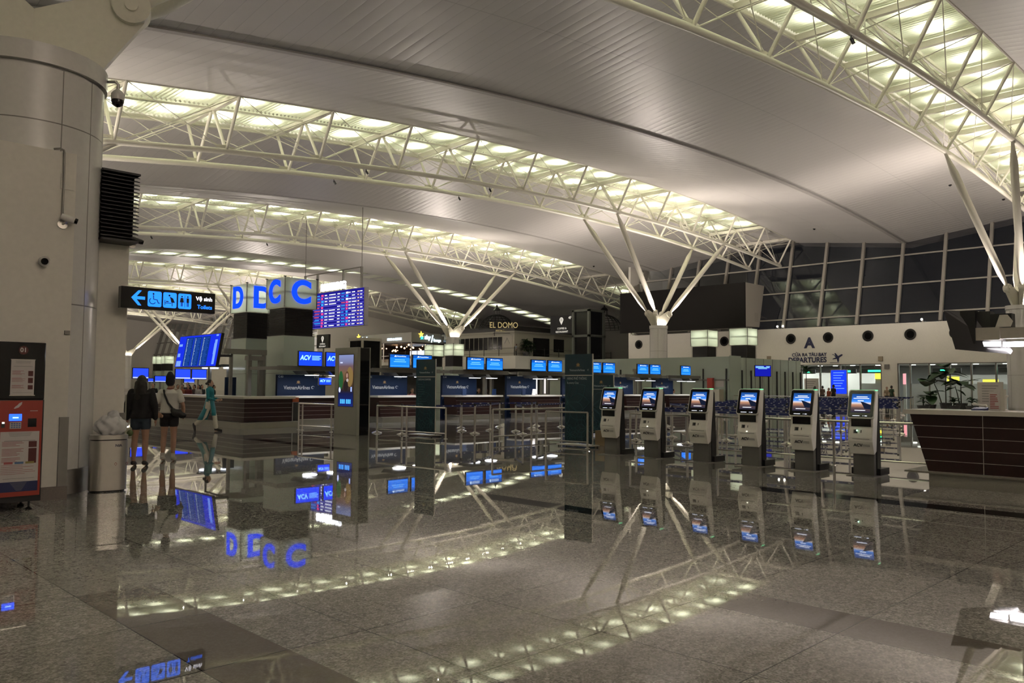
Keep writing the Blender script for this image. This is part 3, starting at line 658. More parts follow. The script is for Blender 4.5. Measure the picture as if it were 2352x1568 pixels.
def make_kiosk():
    t = thing('check_in_kiosk', 'x', 'kiosk')
    MB().box(-.235, .235, -.27, .36, 0, .014).build('floor_plate', SATIN, t)
    MB().box(-.26, .235, .02, .42, .014, .125).build('base_block', BLACK, t)
    MB().box(-.175, .175, -.105, .05, .014, .42).build('pedestal', mat('kiosk_pedestal_grey', (.16, .155, .145), .4, .3), t)
    MB().prism([(.0, .014), (.16, .014), (.16, .5), (.13, .95), (.115, 1.38), (.06, 1.44), (-.03, 1.44), (-.13, 1.0), (-.13, .42), (0, .42)], 'x', -.178, .19).build('rear_cabinet', BLACK, t)
    bev(MB().prism([(-.03, 1.46), (.03, 1.465), (.055, 1.43), (.02, 1.05), (-.02, .80), (-.06, .42), (-.15, .37), (-.17, .38), (-.235, .60), (-.235, .66), (-.185, .835), (-.185, .985), (-.10, 1.41)], 'x', -.205, .205).build('front_housing', PWHITE, t), .018, 3)
    A = Vector((0, -.21, .985)); B = Vector((0, -.085, 1.462)); up = (B-A).normalized(); nrm = Vector((1, 0, 0)).cross(up).normalized()
    if nrm.y > 0: nrm = -nrm
    Mx = Matrix((Vector((1, 0, 0)), -nrm, up)).transposed().to_4x4(); Mx.translation = (A+B)/2
    def loc(mb): mb.v = [tuple(Mx @ Vector(v)) for v in mb.v]; return mb
    fr = loc(MB().prism(rr(.228, .25, .045), 'y', -.02, .03)); fr.build('screen_frame', PWHITE, t, True)
    sc_ = loc(MB().prism(rr(.212, .232, .035), 'y', -.026, -.018)).build('screen_glass', GLOSSB, t)
    dp = MB().quad((-.165, 0, -.165), (.165, 0, -.165), (.165, 0, .165), (-.165, 0, .165)).build('display', KDISP, t); dp.matrix_local = Mx @ Matrix.Translation((0, -.0275, .012))
    wg = loc(MB().prism([(-.165+.33*a, -.153+.33*b) for a, b in ((1, .18), (1, .42), (.62, .56), (.48, .585), (.44, .60), (.50, .53), (.56, .44), (.70, .20))], 'y', -.0290, -.0285)); wg.build('display_picture', KWING, t)
    tx = loc(MB().box(-.085, .10, -.0292, -.0286, .118, .130).box(-.135, .13, -.0292, -.0286, .092, .102).box(-.10, .08, -.0292, -.0286, -.118, -.108).box(-.06, .04, -.0292, -.0286, .048, .062)); tx.build('display_text', KTXT, t)
    br = loc(MB().box(-.13, -.01, -.0272, -.0262, -.211, -.203).box(.045, .055, -.0272, -.0262, -.212, -.202).box(.075, .115, -.0272, -.0262, -.213, -.202)); br.build('bezel_marks', KTXT, t)
    MB().box(-.165, .165, -.196, -.17, .845, .972).build('document_reader', GLOSSB, t)
    n2 = Vector((0, -.185, .835)); d2 = (Vector((0, -.235, .66))-n2)
    def fp(x, f, off=.002):  # point on the lower sloping face
        b = n2+d2*f; return Vector((x, b.y-off, b.z))
    def plate(x0, x1, f0, f1, name, m_, off=.003): MB().add([fp(x0, f1, off), fp(x1, f1, off), fp(x1, f0, off), fp(x0, f0, off), fp(x0, f1, -.01), fp(x1, f1, -.01), fp(x1, f0, -.01), fp(x0, f0, -.01)], [(0, 1, 2, 3), (4, 7, 6, 5), (0, 4, 5, 1), (3, 2, 6, 7), (0, 3, 7, 4), (1, 5, 6, 2)]).build(name, m_, t)
    plate(-.125, -.05, .25, .62, 'card_reader', SATIN); plate(-.105, -.055, .30, .57, 'card_slot', BLACK, .005); plate(.0, .012, .3, .55, 'button', BLACK, .005)
    MB().box(-.135, .155, -.239, -.22, .632, .638).build('print_slot', DARK, t)
    tz = .525; ty = -.235+(.60-tz)*.295-.003
    text('ACV', .075, INK, t, (-.125, ty, tz), rot=(PI/2+.285, 0, 0), align='LEFT', bold=.02, shear=.15, name='logo')
    m = MB()
    for i in range(3): m.box(.015, .15, -.236+(.60-(tz+.016-i*.014))*.295-.004, -.236+(.60-(tz+.016-i*.014))*.295+.002, tz+.012-i*.014, tz+.016-i*.014)
    m.build('caption', GREYINK, t)
    bev(MB().box(-.20, .207, -.09, .045, 1.455, 1.472).build('status_strip', KGREEN, t), .006)
    return t
k0 = make_kiosk()
KL = ['white self check-in kiosk next to the teal banner, farthest in the row', 'white self check-in kiosk, second from the teal banner, small white lamp lit', 'white self check-in kiosk, third from the teal banner',
      'white self check-in kiosk, third from the wood counter, small warm lamp lit', 'white self check-in kiosk, second from the wood reception counter', 'white self check-in kiosk nearest the wood reception counter, green reader light']
for i, (y, lab) in enumerate(zip((11.02, 9.96, 8.76, 7.68, 6.62, 5.56), KL)):
    k_ = k0 if i == 0 else dup(k0)
    k_.location = (14.22, y, 0); k_.rotation_euler = (0, 0, -PI/2); k_['label'] = lab; k_['group'] = 'self check-in kiosks in a row'
    if i in (1, 3): MB().lathe([(.0001, .004), (.012, .003), (.016, 0)], 16).build('lamp', emis('kiosk_lamp', (1, .95, .75), 6), k_).location = (.0, -.232, .668)
    if i == 5: MB().ball((-.062, -.213, .775), .012, 10).build('lamp', emis('kiosk_lamp_green', (.4, 1, .6), 6), k_)
# ================================================================ desks
def desk(name, label, cat, loc, rz, W, D=.75, H=1.08, rows=5, lean_=.20, ledge=.15, group=None, vx=None, wood=WOOD):
    t = thing(name, label, cat, loc, rz, group)
    zb_, zt_ = .21, H-.07
    MB().prism([(-W/2+lean_, zb_), (W/2-lean_*.2, zb_), (W/2, zt_), (-W/2, zt_)], 'y', .0, D).build('body', wood, t)
    MB().box(-W/2-.08, W/2+.08, -.07, D+.05, zt_, H).build('worktop', STONE, t)
    MB().box(-W/2+lean_+.03, W/2-.05, -.08, D, 0, zb_-.015).build('plinth', PLINTH, t)
    MB().box(-W/2+lean_-ledge, W/2, -.12, D+.02, zb_-.015, zb_+.012).build('ledge', PLINTH, t)
    m = MB(); k = rows
    for i in range(1, k):
        z = zb_+(zt_-zb_)*i/k; f = i/k; m.box(-W/2+lean_*(1-f), W/2-lean_*.2*(1-f), -.006, .0, z-.004, z+.004)
    for x in (vx or []): m.box(x-.004, x+.004, -.006, 0, zb_, zt_)
    m.build('trim_strips', STEEL, t); return t
# reception counter, front faces the camera (-x)
rc = desk('reception_counter', 'large dark wood reception counter with stone top at the right edge', 'counter', (13.55, 2.05, 0), -PI/2, 5.1, D=.8, H=1.17, lean_=.26, ledge=.32, vx=[-1.52])
# things on the reception counter
def onctr(u, v, x=13.9, z=1.17): p = at(u, v, z=z); return p
p = Vector((14.1, at(2285, 940, x=14.1).y, 1.17)); bh = thing('brochure_holder', 'clear holder with pink and white leaflets standing on the reception counter', 'leaflet holder', p, -PI/2)
MB().box(-.075, .075, -.01, .0, .0, .30).build('leaflet', PAPER, bh); MB().box(.085, .14, -.02, .10, 0, .33).build('holder', STONE, bh)
m = MB(); random.seed(2)
for i in range(9): m.box(-.06, random.uniform(0, .06), -.013, -.01, .03+i*.026, .044+i*.026)
m.build('printed_text', REDINK, bh)
p = Vector((14.15, at(2307, 935, x=14.15).y, 1.17)); st = thing('scanner_stand', 'white scanner stand with flared head on the reception counter', 'stand', p)
MB().lathe([(.06, 0), (.055, .015), (.02, .03), (.016, .17), (.03, .19), (.055, .215), (.06, .235), (.02, .24)], 20).build('stem', STONE, st, True)
p = Vector((14.0, at(2250, 935, x=14.0).y, 1.17)); ph = thing('telephone', 'white and dark desk telephone with raised handset on the reception counter', 'telephone', p, -PI/2)
bev(MB().prism([(-.08, 0), (.09, 0), (.09, .05), (-.08, .02)], 'x', -.1, .1).build('base', BLUEPRINT, ph), .005)
MB().path([(-.10, 0, .09), (-.08, 0, .10), (-.02, 0, .085), (.04, 0, .07), (.09, 0, .07), (.10, 0, .05)], [.02, .022, .014, .016, .026, .02], 10).build('handset', STONE, ph, True)
for i, (u, lab) in enumerate(((2150, 'white paper sheet lying nearest the left end of the reception counter'), (2190, 'pale green paper sheet lying on the reception counter'), (2330, 'white paper sheet beside the leaflet holder on the reception counter'))):
    p = Vector((13.95, at(u, 938, x=13.95).y, 1.17)); tag(MB().box(p.x-.15, p.x+.15, p.y-.11, p.y+.11, 1.17, 1.174).build('paper_sheet', [PAPER, mat('green_paper', (.40, .50, .42), .8), PAPER][i]), lab, 'paper')
# hanging monitor unit over the counter
hp = at(2250, 757, x=15.4)
hm = thing('hanging_monitor', 'black monitor housings with white lamps on a boom over the reception counter', 'monitor', hp, -PI/2)
MB().add([(-.42, -.25, .30), (-.37, -.22, .30), (-.22, -.22, -.30), (-.27, -.25, -.30), (.05, .05, .28), (.08, .08, .28), (.42, .05, -.33), (.40, .02, -.38)], [(0, 1, 5, 4), (3, 7, 6, 2), (0, 4, 7, 3), (1, 2, 6, 5), (0, 3, 2, 1), (4, 5, 6, 7)]).build('screen_back', BLACK, hm)
MB().box(-.22, -.02, -.15, .25, -.22, .29).build('housing', BLACK, hm); MB().box(-.02, .16, -.05, .2, .02, .27).build('housing', DARK, hm); MB().box(.17, .45, -.1, .1, .02, .22).build('housing', BLACK, hm)
MB().prism([(.24, .02), (.30, .20), (.40, .20), (.47, .10), (.44, .02)], 'y', -.12, -.1).build('cable_plate', STONE, hm)
MB().box(-.03, .30, -.14, .1, -.17, .02).build('boom', STEEL, hm); MB().box(.30, 2.6, -.10, .1, -.15, .01).build('boom', STEEL, hm)
LW = emis('white_lamp', (1, .93, .95), 14)
MB().box(-.03, .28, -.10, .04, -.26, -.19).build('lamp', LW, hm); MB().box(.33, .58, -.10, .04, -.27, -.20).build('lamp', LW, hm)
hm.scale = (1.13, 1.13, 1.13)
light('counter_lamp', 'AREA', (.25, -.03, -.29), 16, (1, .92, .92), hm, .5, aim=(0, 0, -1), size_y=.12)
# ================================================================ railings
def railing(label, p0, p1, posts, ztop_=.86, zlow=.15, ext=0.0):
    p0, p1 = Vector((*p0, 0)), Vector((*p1, 0)); d = (p1-p0); L = d.length; rz = math.atan2(d.y, d.x)
    t = thing('railing', label, 'railing', p0, rz, 'steel railings around the queue area')
    MB().tube((-ext, 0, ztop_), (L+ext, 0, ztop_), .026, n=12).build('top_rail', CHROME, t, True)
    MB().tube((0, 0, zlow), (L, 0, zlow), .018, n=10).build('lower_rail', CHROME, t, True)
    for f in posts:
        MB().tube((L*f, 0, 0), (L*f, 0, ztop_), .026, n=12).lathe([(.06, 0), (.055, .012), (.026, .016)], 16, (L*f, 0, 0)).build('post', STEEL, t, True)
    return t
railing('long steel railing behind the row of kiosks up to the reception counter', (15.6, 4.3), (15.6, 11.6), (0, .33, .68, 1))
railing('steel railing running between the tall totem screen and the slim teal banner', (14.38, 20.1), (14.62, 17.2), (0, .45, 1))
railing('steel railing receding behind the gap between the two teal banners', (14.8, 15.5), (20.2, 15.4), (0, .27, 1))
railing('short steel railing ending beside the left edge of the wide teal banner', (14.89, 13.67), (15.1, 12.5), (0, 1))
railing('steel railing in front of the second wooden desk, left of the totem screen', (13.77, 23.6), (13.95, 21.6), (0, .10, .85))
railing('steel railing farther behind the leftmost kiosks', (20.6, 10.2), (20.6, 15.6), (0, .35, .7, 1))
railing('distant steel railing behind the queue belts near the departures doors', (44, 15.5), (44, 25), (0, .25, .5, .75, 1), 1.0)
# ================================================================ belt stanchions
def make_stanchion():
    t = thing('belt_stanchion', 'x', 'stanchion')
    MB().lathe([(.165, 0), (.165, .012), (.13, .03), (.05, .055), (.032, .075)], 28).build('base', CHROME, t, True)
    MB().tube((0, 0, .03), (0, 0, .86), .031, n=14).build('post', STEEL, t, True)
    MB().tube((0, 0, .86), (0, 0, .93), .036, n=14).build('belt_head', DARK, t, True)
    return t
st0 = make_stanchion()
LOGO = mat('belt_logo', (.62, .62, .66), .6)
BM = {}
def belt(par, L, ang, z=.86):
    key = round(L*2)/2
    if key not in BM:
        me = MB().box(0, 1, -.0015, .0015, -.03, .03).mesh('belt', BELT); BM[key] = me
    o = link('belt', BM[key], par); o.location = (0, 0, z); o.rotation_euler = (0, 0, ang); o.scale = (L, 1, 1)
    g = ('l', key)
    if g not in BM:
        m = MB(); n = max(2, int(L/.30))
        for i in range(n):
            x = (i+.5)/n; m.box(x-.035/L, x+.035/L, -.0030, .0030, -.011, .011)
        BM[g] = m.mesh('belt_logo', LOGO)
    q = link('belt_logo', BM[g], o)
GROUP = 'silver belt stanchions with blue tape in the check-in queue lanes'
GL = 'silver belt stanchion with domed base and blue tape in the kiosk side queue lanes'
first = True
def put(x, y, nxt=None, lab=GL):
    global first
    r = st0 if first else dup(st0); first = False
    r.location = (x, y, 0); r['label'] = lab; r['group'] = GROUP
    BEL.append((r, x, y, nxt)); return r
BEL = []
lanes = [(18.3, 8.4, 13.4), (20.3, 8.2, 13.6), (22.4, 9.2, 14.4), (25.3, 9.6, 17.0), (27.9, 9.8, 17.6), (30.6, 10.8, 18.4), (33.4, 11.8, 19.4), (36.4, 12.8, 20.2), (39.6, 14.2, 21.2), (43.2, 15.2, 22.4), (47.2, 16.4, 23.2), (51.4, 18.0, 24.2), (56, 19, 24.6), (61, 20.5, 25)]
for i, (x, a, b) in enumerate(lanes):
    n = max(3, int(round((b-a)/1.75))); ys = [a+(b-a)*k/n for k in range(n+1)]
    for k, y in enumerate(ys):
        nx = (x, ys[k+1]) if k < n else ((lanes[i+1][0], lanes[i+1][2]) if i % 2 == 0 and i+1 < len(lanes) else None)
        put(x+random.uniform(-.06, .06), y, nx)
S2 = [(17.5, 19.8), (18.7, 21.2), (16.9, 18.5), (18.6, 19.6), (20.2, 20.8), (18.7, 18.5), (17.75, 17.25), (20.5, 19.5), (22.0, 20.7), (19.6, 18.4), (22.2, 19.6), (14.8, 20.7), (24.5, 20.9), (26.3, 17.9)]
LINKS = {0: 1, 2: 3, 3: 4, 6: 5, 5: 7, 7: 8, 9: 10, 10: 12, 1: 4, 4: 8}
for i, (x, y) in enumerate(S2): put(x, y, S2[LINKS[i]] if i in LINKS else None, 'silver belt stanchion with domed base in the left queue lanes before the blue boards')
for i, (x, y, d) in enumerate([(14.85, 19.5, (16.9, 18.5))]): put(x, y, d, 'silver belt stanchion standing by the slim teal banner and the railing')
for r, x, y, nxt in BEL:
    if nxt: belt(r, math.hypot(nxt[0]-x, nxt[1]-y), math.atan2(nxt[1]-y, nxt[0]-x))
for r, x, y, nxt in BEL: pass
# ================================================================ banners, totem
def lotus(par, c, s, y, m=GOLD, name='lotus_emblem'):
    g = MB()
    for a, l, w_ in ((0, 1, .26), (.48, .95, .22), (-.48, .95, .22), (.95, .85, .17), (-.95, .85, .17)):
        ca, sa = math.cos(a), math.sin(a); pts = [(0, 0), (w_, .45), (0, 1), (-w_, .45)]
        g.prism([(c[0]+s*(p*ca+q*l*sa), c[1]+s*(-p*sa+q*l*ca)) for p, q in pts], 'y', y-.002-abs(a)*.001, y)
    g.box(c[0]-s*.8, c[0]+s*.8, y-.002, y, c[1]-s*.14, c[1]-s*.05)
    return g.build(name, m, par)
def skymark(par, c, s, y, m=PRINT):
    g = MB()
    for k in range(3): g.path([(c[0]+s*(1-.2*k)*math.cos(a), y-.001, c[1]+s*(1-.2*k)*math.sin(a)*.9) for a in [.5+k*1.2+i*.5 for i in range(6)]], s*.12, 5)
    return g.build('alliance_mark', m, par)
def flower(mb, cx, cz, R, n, y, w_=.005, keep=None):
    for k in range(n):
        a = 2*PI*k/n; pts = []
        for i in range(9):
            t = i/8; rr_ = R*t; off = .30*R*math.sin(PI*t)
            for_ = 1
            pts.append((cx+rr_*math.cos(a)-off*math.sin(a), cz+rr_*math.sin(a)+off*math.cos(a)))
        pts2 = [(cx+R*t*math.cos(a)+.30*R*math.sin(PI*t)*math.sin(a), cz+R*t*math.sin(a)-.30*R*math.sin(PI*t)*math.cos(a)) for t in [i/8 for i in range(9)]]
        for P in (pts, pts2):
            P = [p for p in P if keep is None or keep(*p)]
            if len(P) > 1: mb.path([(p[0], y, p[1]) for p in P], w_, 4, False)
PETAL = mat('petal_print', (.03, .11, .13), .6)
def banner(label, loc, rz, W, H, z0, lines_, big=True, wheels=True):
    t = thing('banner_stand', label, 'banner', loc, rz)
    MB().box(-W/2, W/2, 0, .03, z0, H*.765).build('lower_panel', TEAL, t); MB().box(-W/2, W/2, -.005, .03, H*.775, H).build('header_panel', TEAL, t)
    MB().box(-W/2, W/2, .0, .03, H*.765, H*.775).build('divider', STEEL, t)
    MB().tube((W/2+.02, .015, .04), (W/2+.02, .015, H), .018, n=10).build('pole', CHROME, t, True)
    MB().box(-W/2-.12, W/2+.08, -.18, .22, .035, .06).build('base', STEEL, t)
    for x in (-W/2-.08, W/2+.04):
        for y in (-.14, .18): MB().tube((x, y-.01, .018), (x, y+.01, .018), .018, n=10).build('caster', BLACK, t)
    lotus(t, (0, H*.87), .055*W/.8+.03, -.006); text('VietnamAirlines', .075*W/.8, PRINT, t, (-.03, -.007, H*.835-.02), sx=.95); skymark(t, (W*.38, H*.835-.02), .025, -.007)
    z = H*.735
    for s, sz in lines_: text(s, sz, PRINT, t, (-W*.42, -.002, z), align='LEFT', sx=.8); z -= sz*1.25
    f = MB(); kp = lambda a, b: -W/2+.01 < a < W/2-.01 and z0+.02 < b < H*.74
    flower(f, -W*.42, H*.48, W*.85, 10, -.003, keep=kp); flower(f, W*.32, H*.20, W*.42, 10, -.003, keep=kp); flower(f, -W*.3, H*.13, W*.3, 8, -.003, keep=kp)
    f.build('flower_print', PETAL, t); return t
ad = math.radians(-90)
b1 = banner('slim tall teal banner stand between the totem screen and the queue', (14.90, 18.47, 0), math.radians(-86), .80, 2.25, .08, [('CHECK-IN COUNTERS', .07)])
m = MB(); random.seed(3)
for i in range(10): m.box(-.32, -.32+random.uniform(.15, .4), -.004, -.002, 1.50-i*.07, 1.515-i*.07)
m.build('small_print', mat('dim_print', (.08, .15, .18), .6), b1)
banner('wide teal banner stand reading Economy Class beside the first kiosk', (15.30, 12.97, 0), math.radians(-88), .84, 2.29, .10, [('HẠNG PHỔ THÔNG', .085), ('Economy Class', .075)])
banner('teal banner stand half hidden behind the Economy Class banner and first kiosk', (19.0, 15.2, 0), math.radians(-88), .85, 1.83, .10, [('', .07)])
tag(bev(MB().box(16.0, 16.45, 12.7, 13.0, 0, .38).build('carton', mat('cardboard', (.32, .23, .13), .8)), .005), 'brown carton on the floor between the wide banner and first kiosk', 'carton')
to = thing('totem_screen', 'tall grey advertising totem with a portrait screen', 'totem', (13.6, 20.645, 0), -PI/2)
TW = 1.21; TG = mat('totem_grey', (.26, .25, .22), .4)
bev(MB().box(-TW/2, TW/2, 0, .10, .0, 2.60).build('front_panel', TG, to), .008); MB().box(-TW/2+.03, TW/2-.0, .10, .42, 0, 2.58).build('rear_case', GLOSSB, to); MB().box(-TW/2, TW/2, .42, .46, 0, 2.60).build('back_panel', TG, to)
MB().box(-.40, .42, -.004, 0, .82, 2.40).build('screen_bezel', BLACK, to)
def totem_mat():
    m = bpy.data.materials.new('totem_display'); m.use_nodes = True; N = NT(m); nt = m.node_tree; nt.nodes.clear()
    tc = N.new('ShaderNodeTexCoord'); sp = N.new('ShaderNodeSeparateXYZ'); N.link(tc.outputs['Generated'], sp.inputs[0])
    r = N.new('ShaderNodeValToRGB'); N.link(sp.outputs[2], r.inputs[0]); e = r.color_ramp.elements
    e[0].position = 0; e[0].color = (.01, .02, .14, 1); e[1].position = 1; e[1].color = (.20, .24, .45, 1)
    for p_, c in ((.24, (.008, .012, .06)), (.30, (.02, .015, .02)), (.45, (.07, .04, .02)), (.65, (.16, .09, .05)), (.78, (.13, .08, .09)), (.86, (.16, .17, .30))):
        q_ = e.new(p_); q_.color = (*c, 1)
    em = N.new('ShaderNodeEmission'); N.link(r.outputs[0], em.inputs[0]); em.inputs[1].default_value = 1.1
    o = N.new('ShaderNodeOutputMaterial'); N.link(em.outputs[0], o.inputs[0]); return m
dq = MB().quad((-.38, -.006, .84), (.40, -.006, .84), (.40, -.006, 2.38), (-.38, -.006, 2.38)).build('display', totem_mat(), to)
def plaque(par, name, col, es, poly, y): return MB().prism(poly, 'y', y-.0015, y).build(name, emis(name+'%.2f%.2f%.2f' % col, col, es), par)
def ell(cx, cz, rx, rz_, n=20): return [(cx+rx*math.cos(2*PI*i/n), cz+rz_*math.sin(2*PI*i/n)) for i in range(n)]
plaque(to, 'display_picture', (.22, .14, .05), 1, ell(.22, 1.72, .17, .30), -.007); plaque(to, 'display_picture', (.02, .09, .03), 1, ell(-.25, 1.62, .12, .28), -.008)
plaque(to, 'display_picture', (.10, .05, .03), 1, ell(.08, 1.72, .10, .17), -.009); plaque(to, 'display_picture', (.30, .18, .14), 1.2, ell(.08, 1.76, .05, .07), -.011); plaque(to, 'display_picture', (.45, .40, .38), 1, ell(.10, 1.62, .055, .05), -.0105)
plaque(to, 'display_picture', (.02, .015, .015), 1, ell(.02, 1.45, .12, .17), -.010); plaque(to, 'display_picture', (.45, .5, .7), 1.3, [(-.30, 2.13), (-.17, 2.13), (-.17, 2.17), (-.30, 2.17)], -.008)
plaque(to, 'display_picture', (.55, .6, 1), 1.3, ell(-.31, 1.33, .05, .08), -.008); plaque(to, 'display_picture', (.3, .4, .9), 1.3, [(.27, 1.28), (.34, 1.28), (.34, 1.42), (.27, 1.42)], -.008)
for i in range(6): plaque(to, 'display_icon', (.05, .30, 1.0), 2, [(-.27+i*.09+(.04 if i > 2 else 0), .92), (-.21+i*.09+(.04 if i > 2 else 0), .92), (-.21+i*.09+(.04 if i > 2 else 0), 1.05), (-.27+i*.09+(.04 if i > 2 else 0), 1.05)], -.008)
# ================================================================ check-in island C
def vna_panel(x, y, W, z1, n1, n2, label):
    t = thing('airline_board', label, 'board', (x, y, 0), 0, 'navy boards behind the check-in desks')
    MB().box(0, W, 0, .12, .0, z1).build('panel', NAVY, t)
    lotus(t, (W*.49, z1*.83), .11, -.001); text('VietnamAirlines', .20, mat('board_print', (.62, .66, .68), .5), t, (W*.46, -.002, z1*.735), sx=.86, bold=.006); skymark(t, (W*.84, z1*.735), .07, -.002)
    if n1: text(n1, .10, PRINT, t, (.04, -.002, z1-.08), align='LEFT', bold=.01, name='desk_number')
    if n2: text(n2, .10, PRINT, t, (W-.04, -.002, z1-.08), align='RIGHT', bold=.01, name='desk_number')
    MB().box(W, W+.28, .02, .20, 0, z1-.04).build('side_panel', NAVY, t)
    return t
NUM = [('C-03', 'C-01'), ('C-02', 'C-03'), ('C-04', 'C-05'), ('C-06', 'C-07'), ('C-08', 'C-09'), ('C-10', 'C-11'), ('C-12', 'C-13')]
PLB = ['navy airline board numbered C-03 and C-01, left of the totem', 'navy airline board just right of the totem screen', 'navy airline board numbered C-04 and C-05', 'navy airline board numbered C-06 and C-07 below the plant balcony',
       'navy airline board left of the wide teal banner', 'navy airline board between the first two kiosks', 'farthest navy airline board, above the second kiosk']
DLB = ['dark wood check-in desk behind the totem and orange tag', 'dark wood check-in desk behind the slim teal banner', 'dark wood check-in desk right of board C-04 C-05', 'dark wood check-in desk left of the wide teal banner',
       'dark wood check-in desk hidden behind the Economy Class banner', 'dark wood check-in desk above the second kiosk', 'farthest dark wood check-in desk behind the third kiosk']
def monitor(x0, y, z0, W, H, style, label, rz=0.0, group='blue check-in monitors in pairs'):
    t = thing('monitor', label, 'monitor', (x0, y, z0), rz, group)
    bev(MB().box(0, W, 0, .07, 0, H).build('casing', BLACK, t), .01)
    if style == 'va':
        MB().box(.03, W-.03, -.004, 0, .03, H*.74).build('display', emis('va_blue', (.01, .17, .86), 1.5), t); MB().box(.03, W-.03, -.004, 0, H*.74, H-.03).build('display_header', emis('va_dark', (.008, .11, .55), 1.0), t)
        wt = emis('screen_white', (.62, .80, 1), 1.6); pl = emis('screen_pale', (.15, .45, 1), 1.6)
        MB().prism([(W*.22, H*.79), (W*.35, H*.79), (W*.30, H*.90), (W*.26, H*.87)], 'y', -.006, -.004).build('emblem', wt, t)
        text('VietnamAirlines', .07, wt, t, (W*.58, -.006, H*.83), sx=1.0, name='header_text')
        MB().box(W*.26, W*.74, -.006, -.004, H*.55, H*.60).box(W*.2, W*.8, -.006, -.004, H*.42, H*.47).build('message', pl, t)
        MB().box(W*.05, W*.95, -.006, -.004, H*.15, H*.165).build('footer_line', pl, t)
    elif style == 'info':
        MB().box(.03, W-.03, -.004, 0, .03, H-.03).build('display', emis('info_blue', (.008, .012, .40), 1.0), t); wt = emis('screen_sky', (.25, .62, 1), 2.0)
        MB().box(.06, W*.55, -.006, -.004, H*.86, H*.90).box(W*.7, W*.92, -.006, -.004, H*.86, H*.90).box(.06, W*.9, -.006, -.004, H*.76, H*.80).box(W*.2, W*.75, -.006, -.004, H*.68, H*.71).build('message', wt, t)
    else:
        MB().box(.03, W-.03, -.004, 0, .03, H-.03).build('display', emis('acv_blue', (.008, .045, 1.0), 1.6), t)
        wt = emis('screen_sky', (.25, .62, 1), 2.0)
        if W > .4: text('ACV', H*.42, wt, t, (W*.28, -.006, H*.55), bold=.03, shear=.2, sx=.85)
        m = MB()
        for i in range(4): m.box(W*.56, W*(.93-.06*(i % 2)), -.006, -.004, H*(.66-.08*i), H*(.69-.08*i))
        m.build('message', wt, t)
    MB().box(W*.4, W*.6, .07, .16, H*.2, H*.5).build('bracket', DARK, t); return t
MLB = ['blue VietnamAirlines monitor']
mi = 0
gw = ['left of the slim teal banner', 'directly above board C-04 C-05', 'below the balcony plant and railing', 'right of the wide teal banner', 'above the second kiosk', 'above the third kiosk']
for k in range(7):
    x = 14.7+4.0*k
    vna_panel(14.95+3.97*k, 27.2, 1.78, (1.84, 1.88, 1.92, 1.95, 1.98, 2.0, 2.0)[k], *NUM[k], PLB[k])
    d = desk('check_in_desk', DLB[k], 'desk', (x+1.37, 26.1, 0), 0, 2.70, D=.8, H=1.06, lean_=.12, ledge=.05, rows=5, group='dark wood check-in desks in a line')
    # gantry
    g = thing('monitor_gantry', ('grey monitor gantry over check-in desk number %s in the line from the totem' % ['one', 'two', 'three', 'four', 'five', 'six', 'seven'][k]), 'gantry', (x, 25.5, 0), 0, 'grey gantries over the check-in desks')
    MB().box(-.45, 2.9, .3, .45, 1.98, 2.14).build('beam', SATIN, g)
    for px_ in (-.5, -.05): MB().box(px_, px_+.14, 2.5, 2.66, 0, 2.38).build('post', SATIN, g)
    MB().box(-.55, .12, 2.4, 2.7, 2.36, 2.52).build('post_head', SATIN, g); MB().box(-.45, -.30, .4, 2.5, 2.0, 2.12).build('arm', SATIN, g)
    for q in (.75, 1.75):
        MB().prism([(q-.35, 1.97), (q+.45, 1.97), (q+.5, 1.90), (q-.2, 1.84)], 'y', .0, .9).build('canopy', BLACK, g)
        MB().lathe([(.0001, 0), (.24, 0), (.26, .02), (.0001, .025)], 24, (q+.1, .3, 1.80)).build('lamp', emis('canopy_lamp', (.9, .92, 1), 2.5), g)
        light('desk_lamp', 'AREA', (q+.1, .3, 1.78), COUNTER_W, (.95, .95, 1), g, .4, aim=(0, 0, -1))
    if k == 0:
        monitor(14.75, 25.4, 2.12, .98, .55, 'acv', 'blue monitor with white ACV letters left of the totem'); monitor(15.86, 25.4, 2.12, .98, .55, 'acv', 'second blue ACV monitor cut off by the totem')
        monitor(15.9, 25.9, 1.45, .55, .30, 'acv', 'small blue ACV screen low beside the totem')
    else:
        lab = gw[k-1]; xs = (18.7, 22.72, 26.66, 30.75, 34.78, 38.9)[k-1]
        monitor(xs, 25.4, 2.15, 1.0, .55, 'va', 'left blue airline monitor of the pair %s' % lab)
        if k < 6: monitor(xs+1.13, 25.4, 2.15, 1.0, .55, 'va', 'right blue airline monitor of the pair %s' % lab)
# end desk with two wings
ed = thing('end_desk', 'long cornered dark wood desk with stone top where the teal dress walks', 'desk', (12.75, 25.35, 0))
for nm, (x0, x1, y0, y1) in (('body', (0, 1.75, 0, .8)),): MB().box(x0, x1, y0, y1, .22, .98).build('body', WOOD, ed)
MB().box(0, .8, .8, 9.5, .22, .98).build('body', WOODB, ed)
MB().add([(-.08, -.08, .98), (1.85, -.08, .98), (1.85, .88, .98), (.88, .88, .98), (.88, 9.6, .98), (-.08, 9.6, .98), (-.08, -.08, 1.06), (1.85, -.08, 1.06), (1.85, .88, 1.06), (.88, .88, 1.06), (.88, 9.6, 1.06), (-.08, 9.6, 1.06)], [(5, 4, 3, 2, 1, 0), (6, 7, 8, 9, 10, 11), (0, 1, 7, 6), (1, 2, 8, 7), (2, 3, 9, 8), (3, 4, 10, 9), (4, 5, 11, 10), (5, 0, 6, 11)]).build('worktop', STONE, ed)
MB().box(-.25, 2.0, -.25, .8, 0, .20).box(-.25, .8, .8, 9.6, 0, .20).build('plinth', PLINTH, ed)
m = MB()
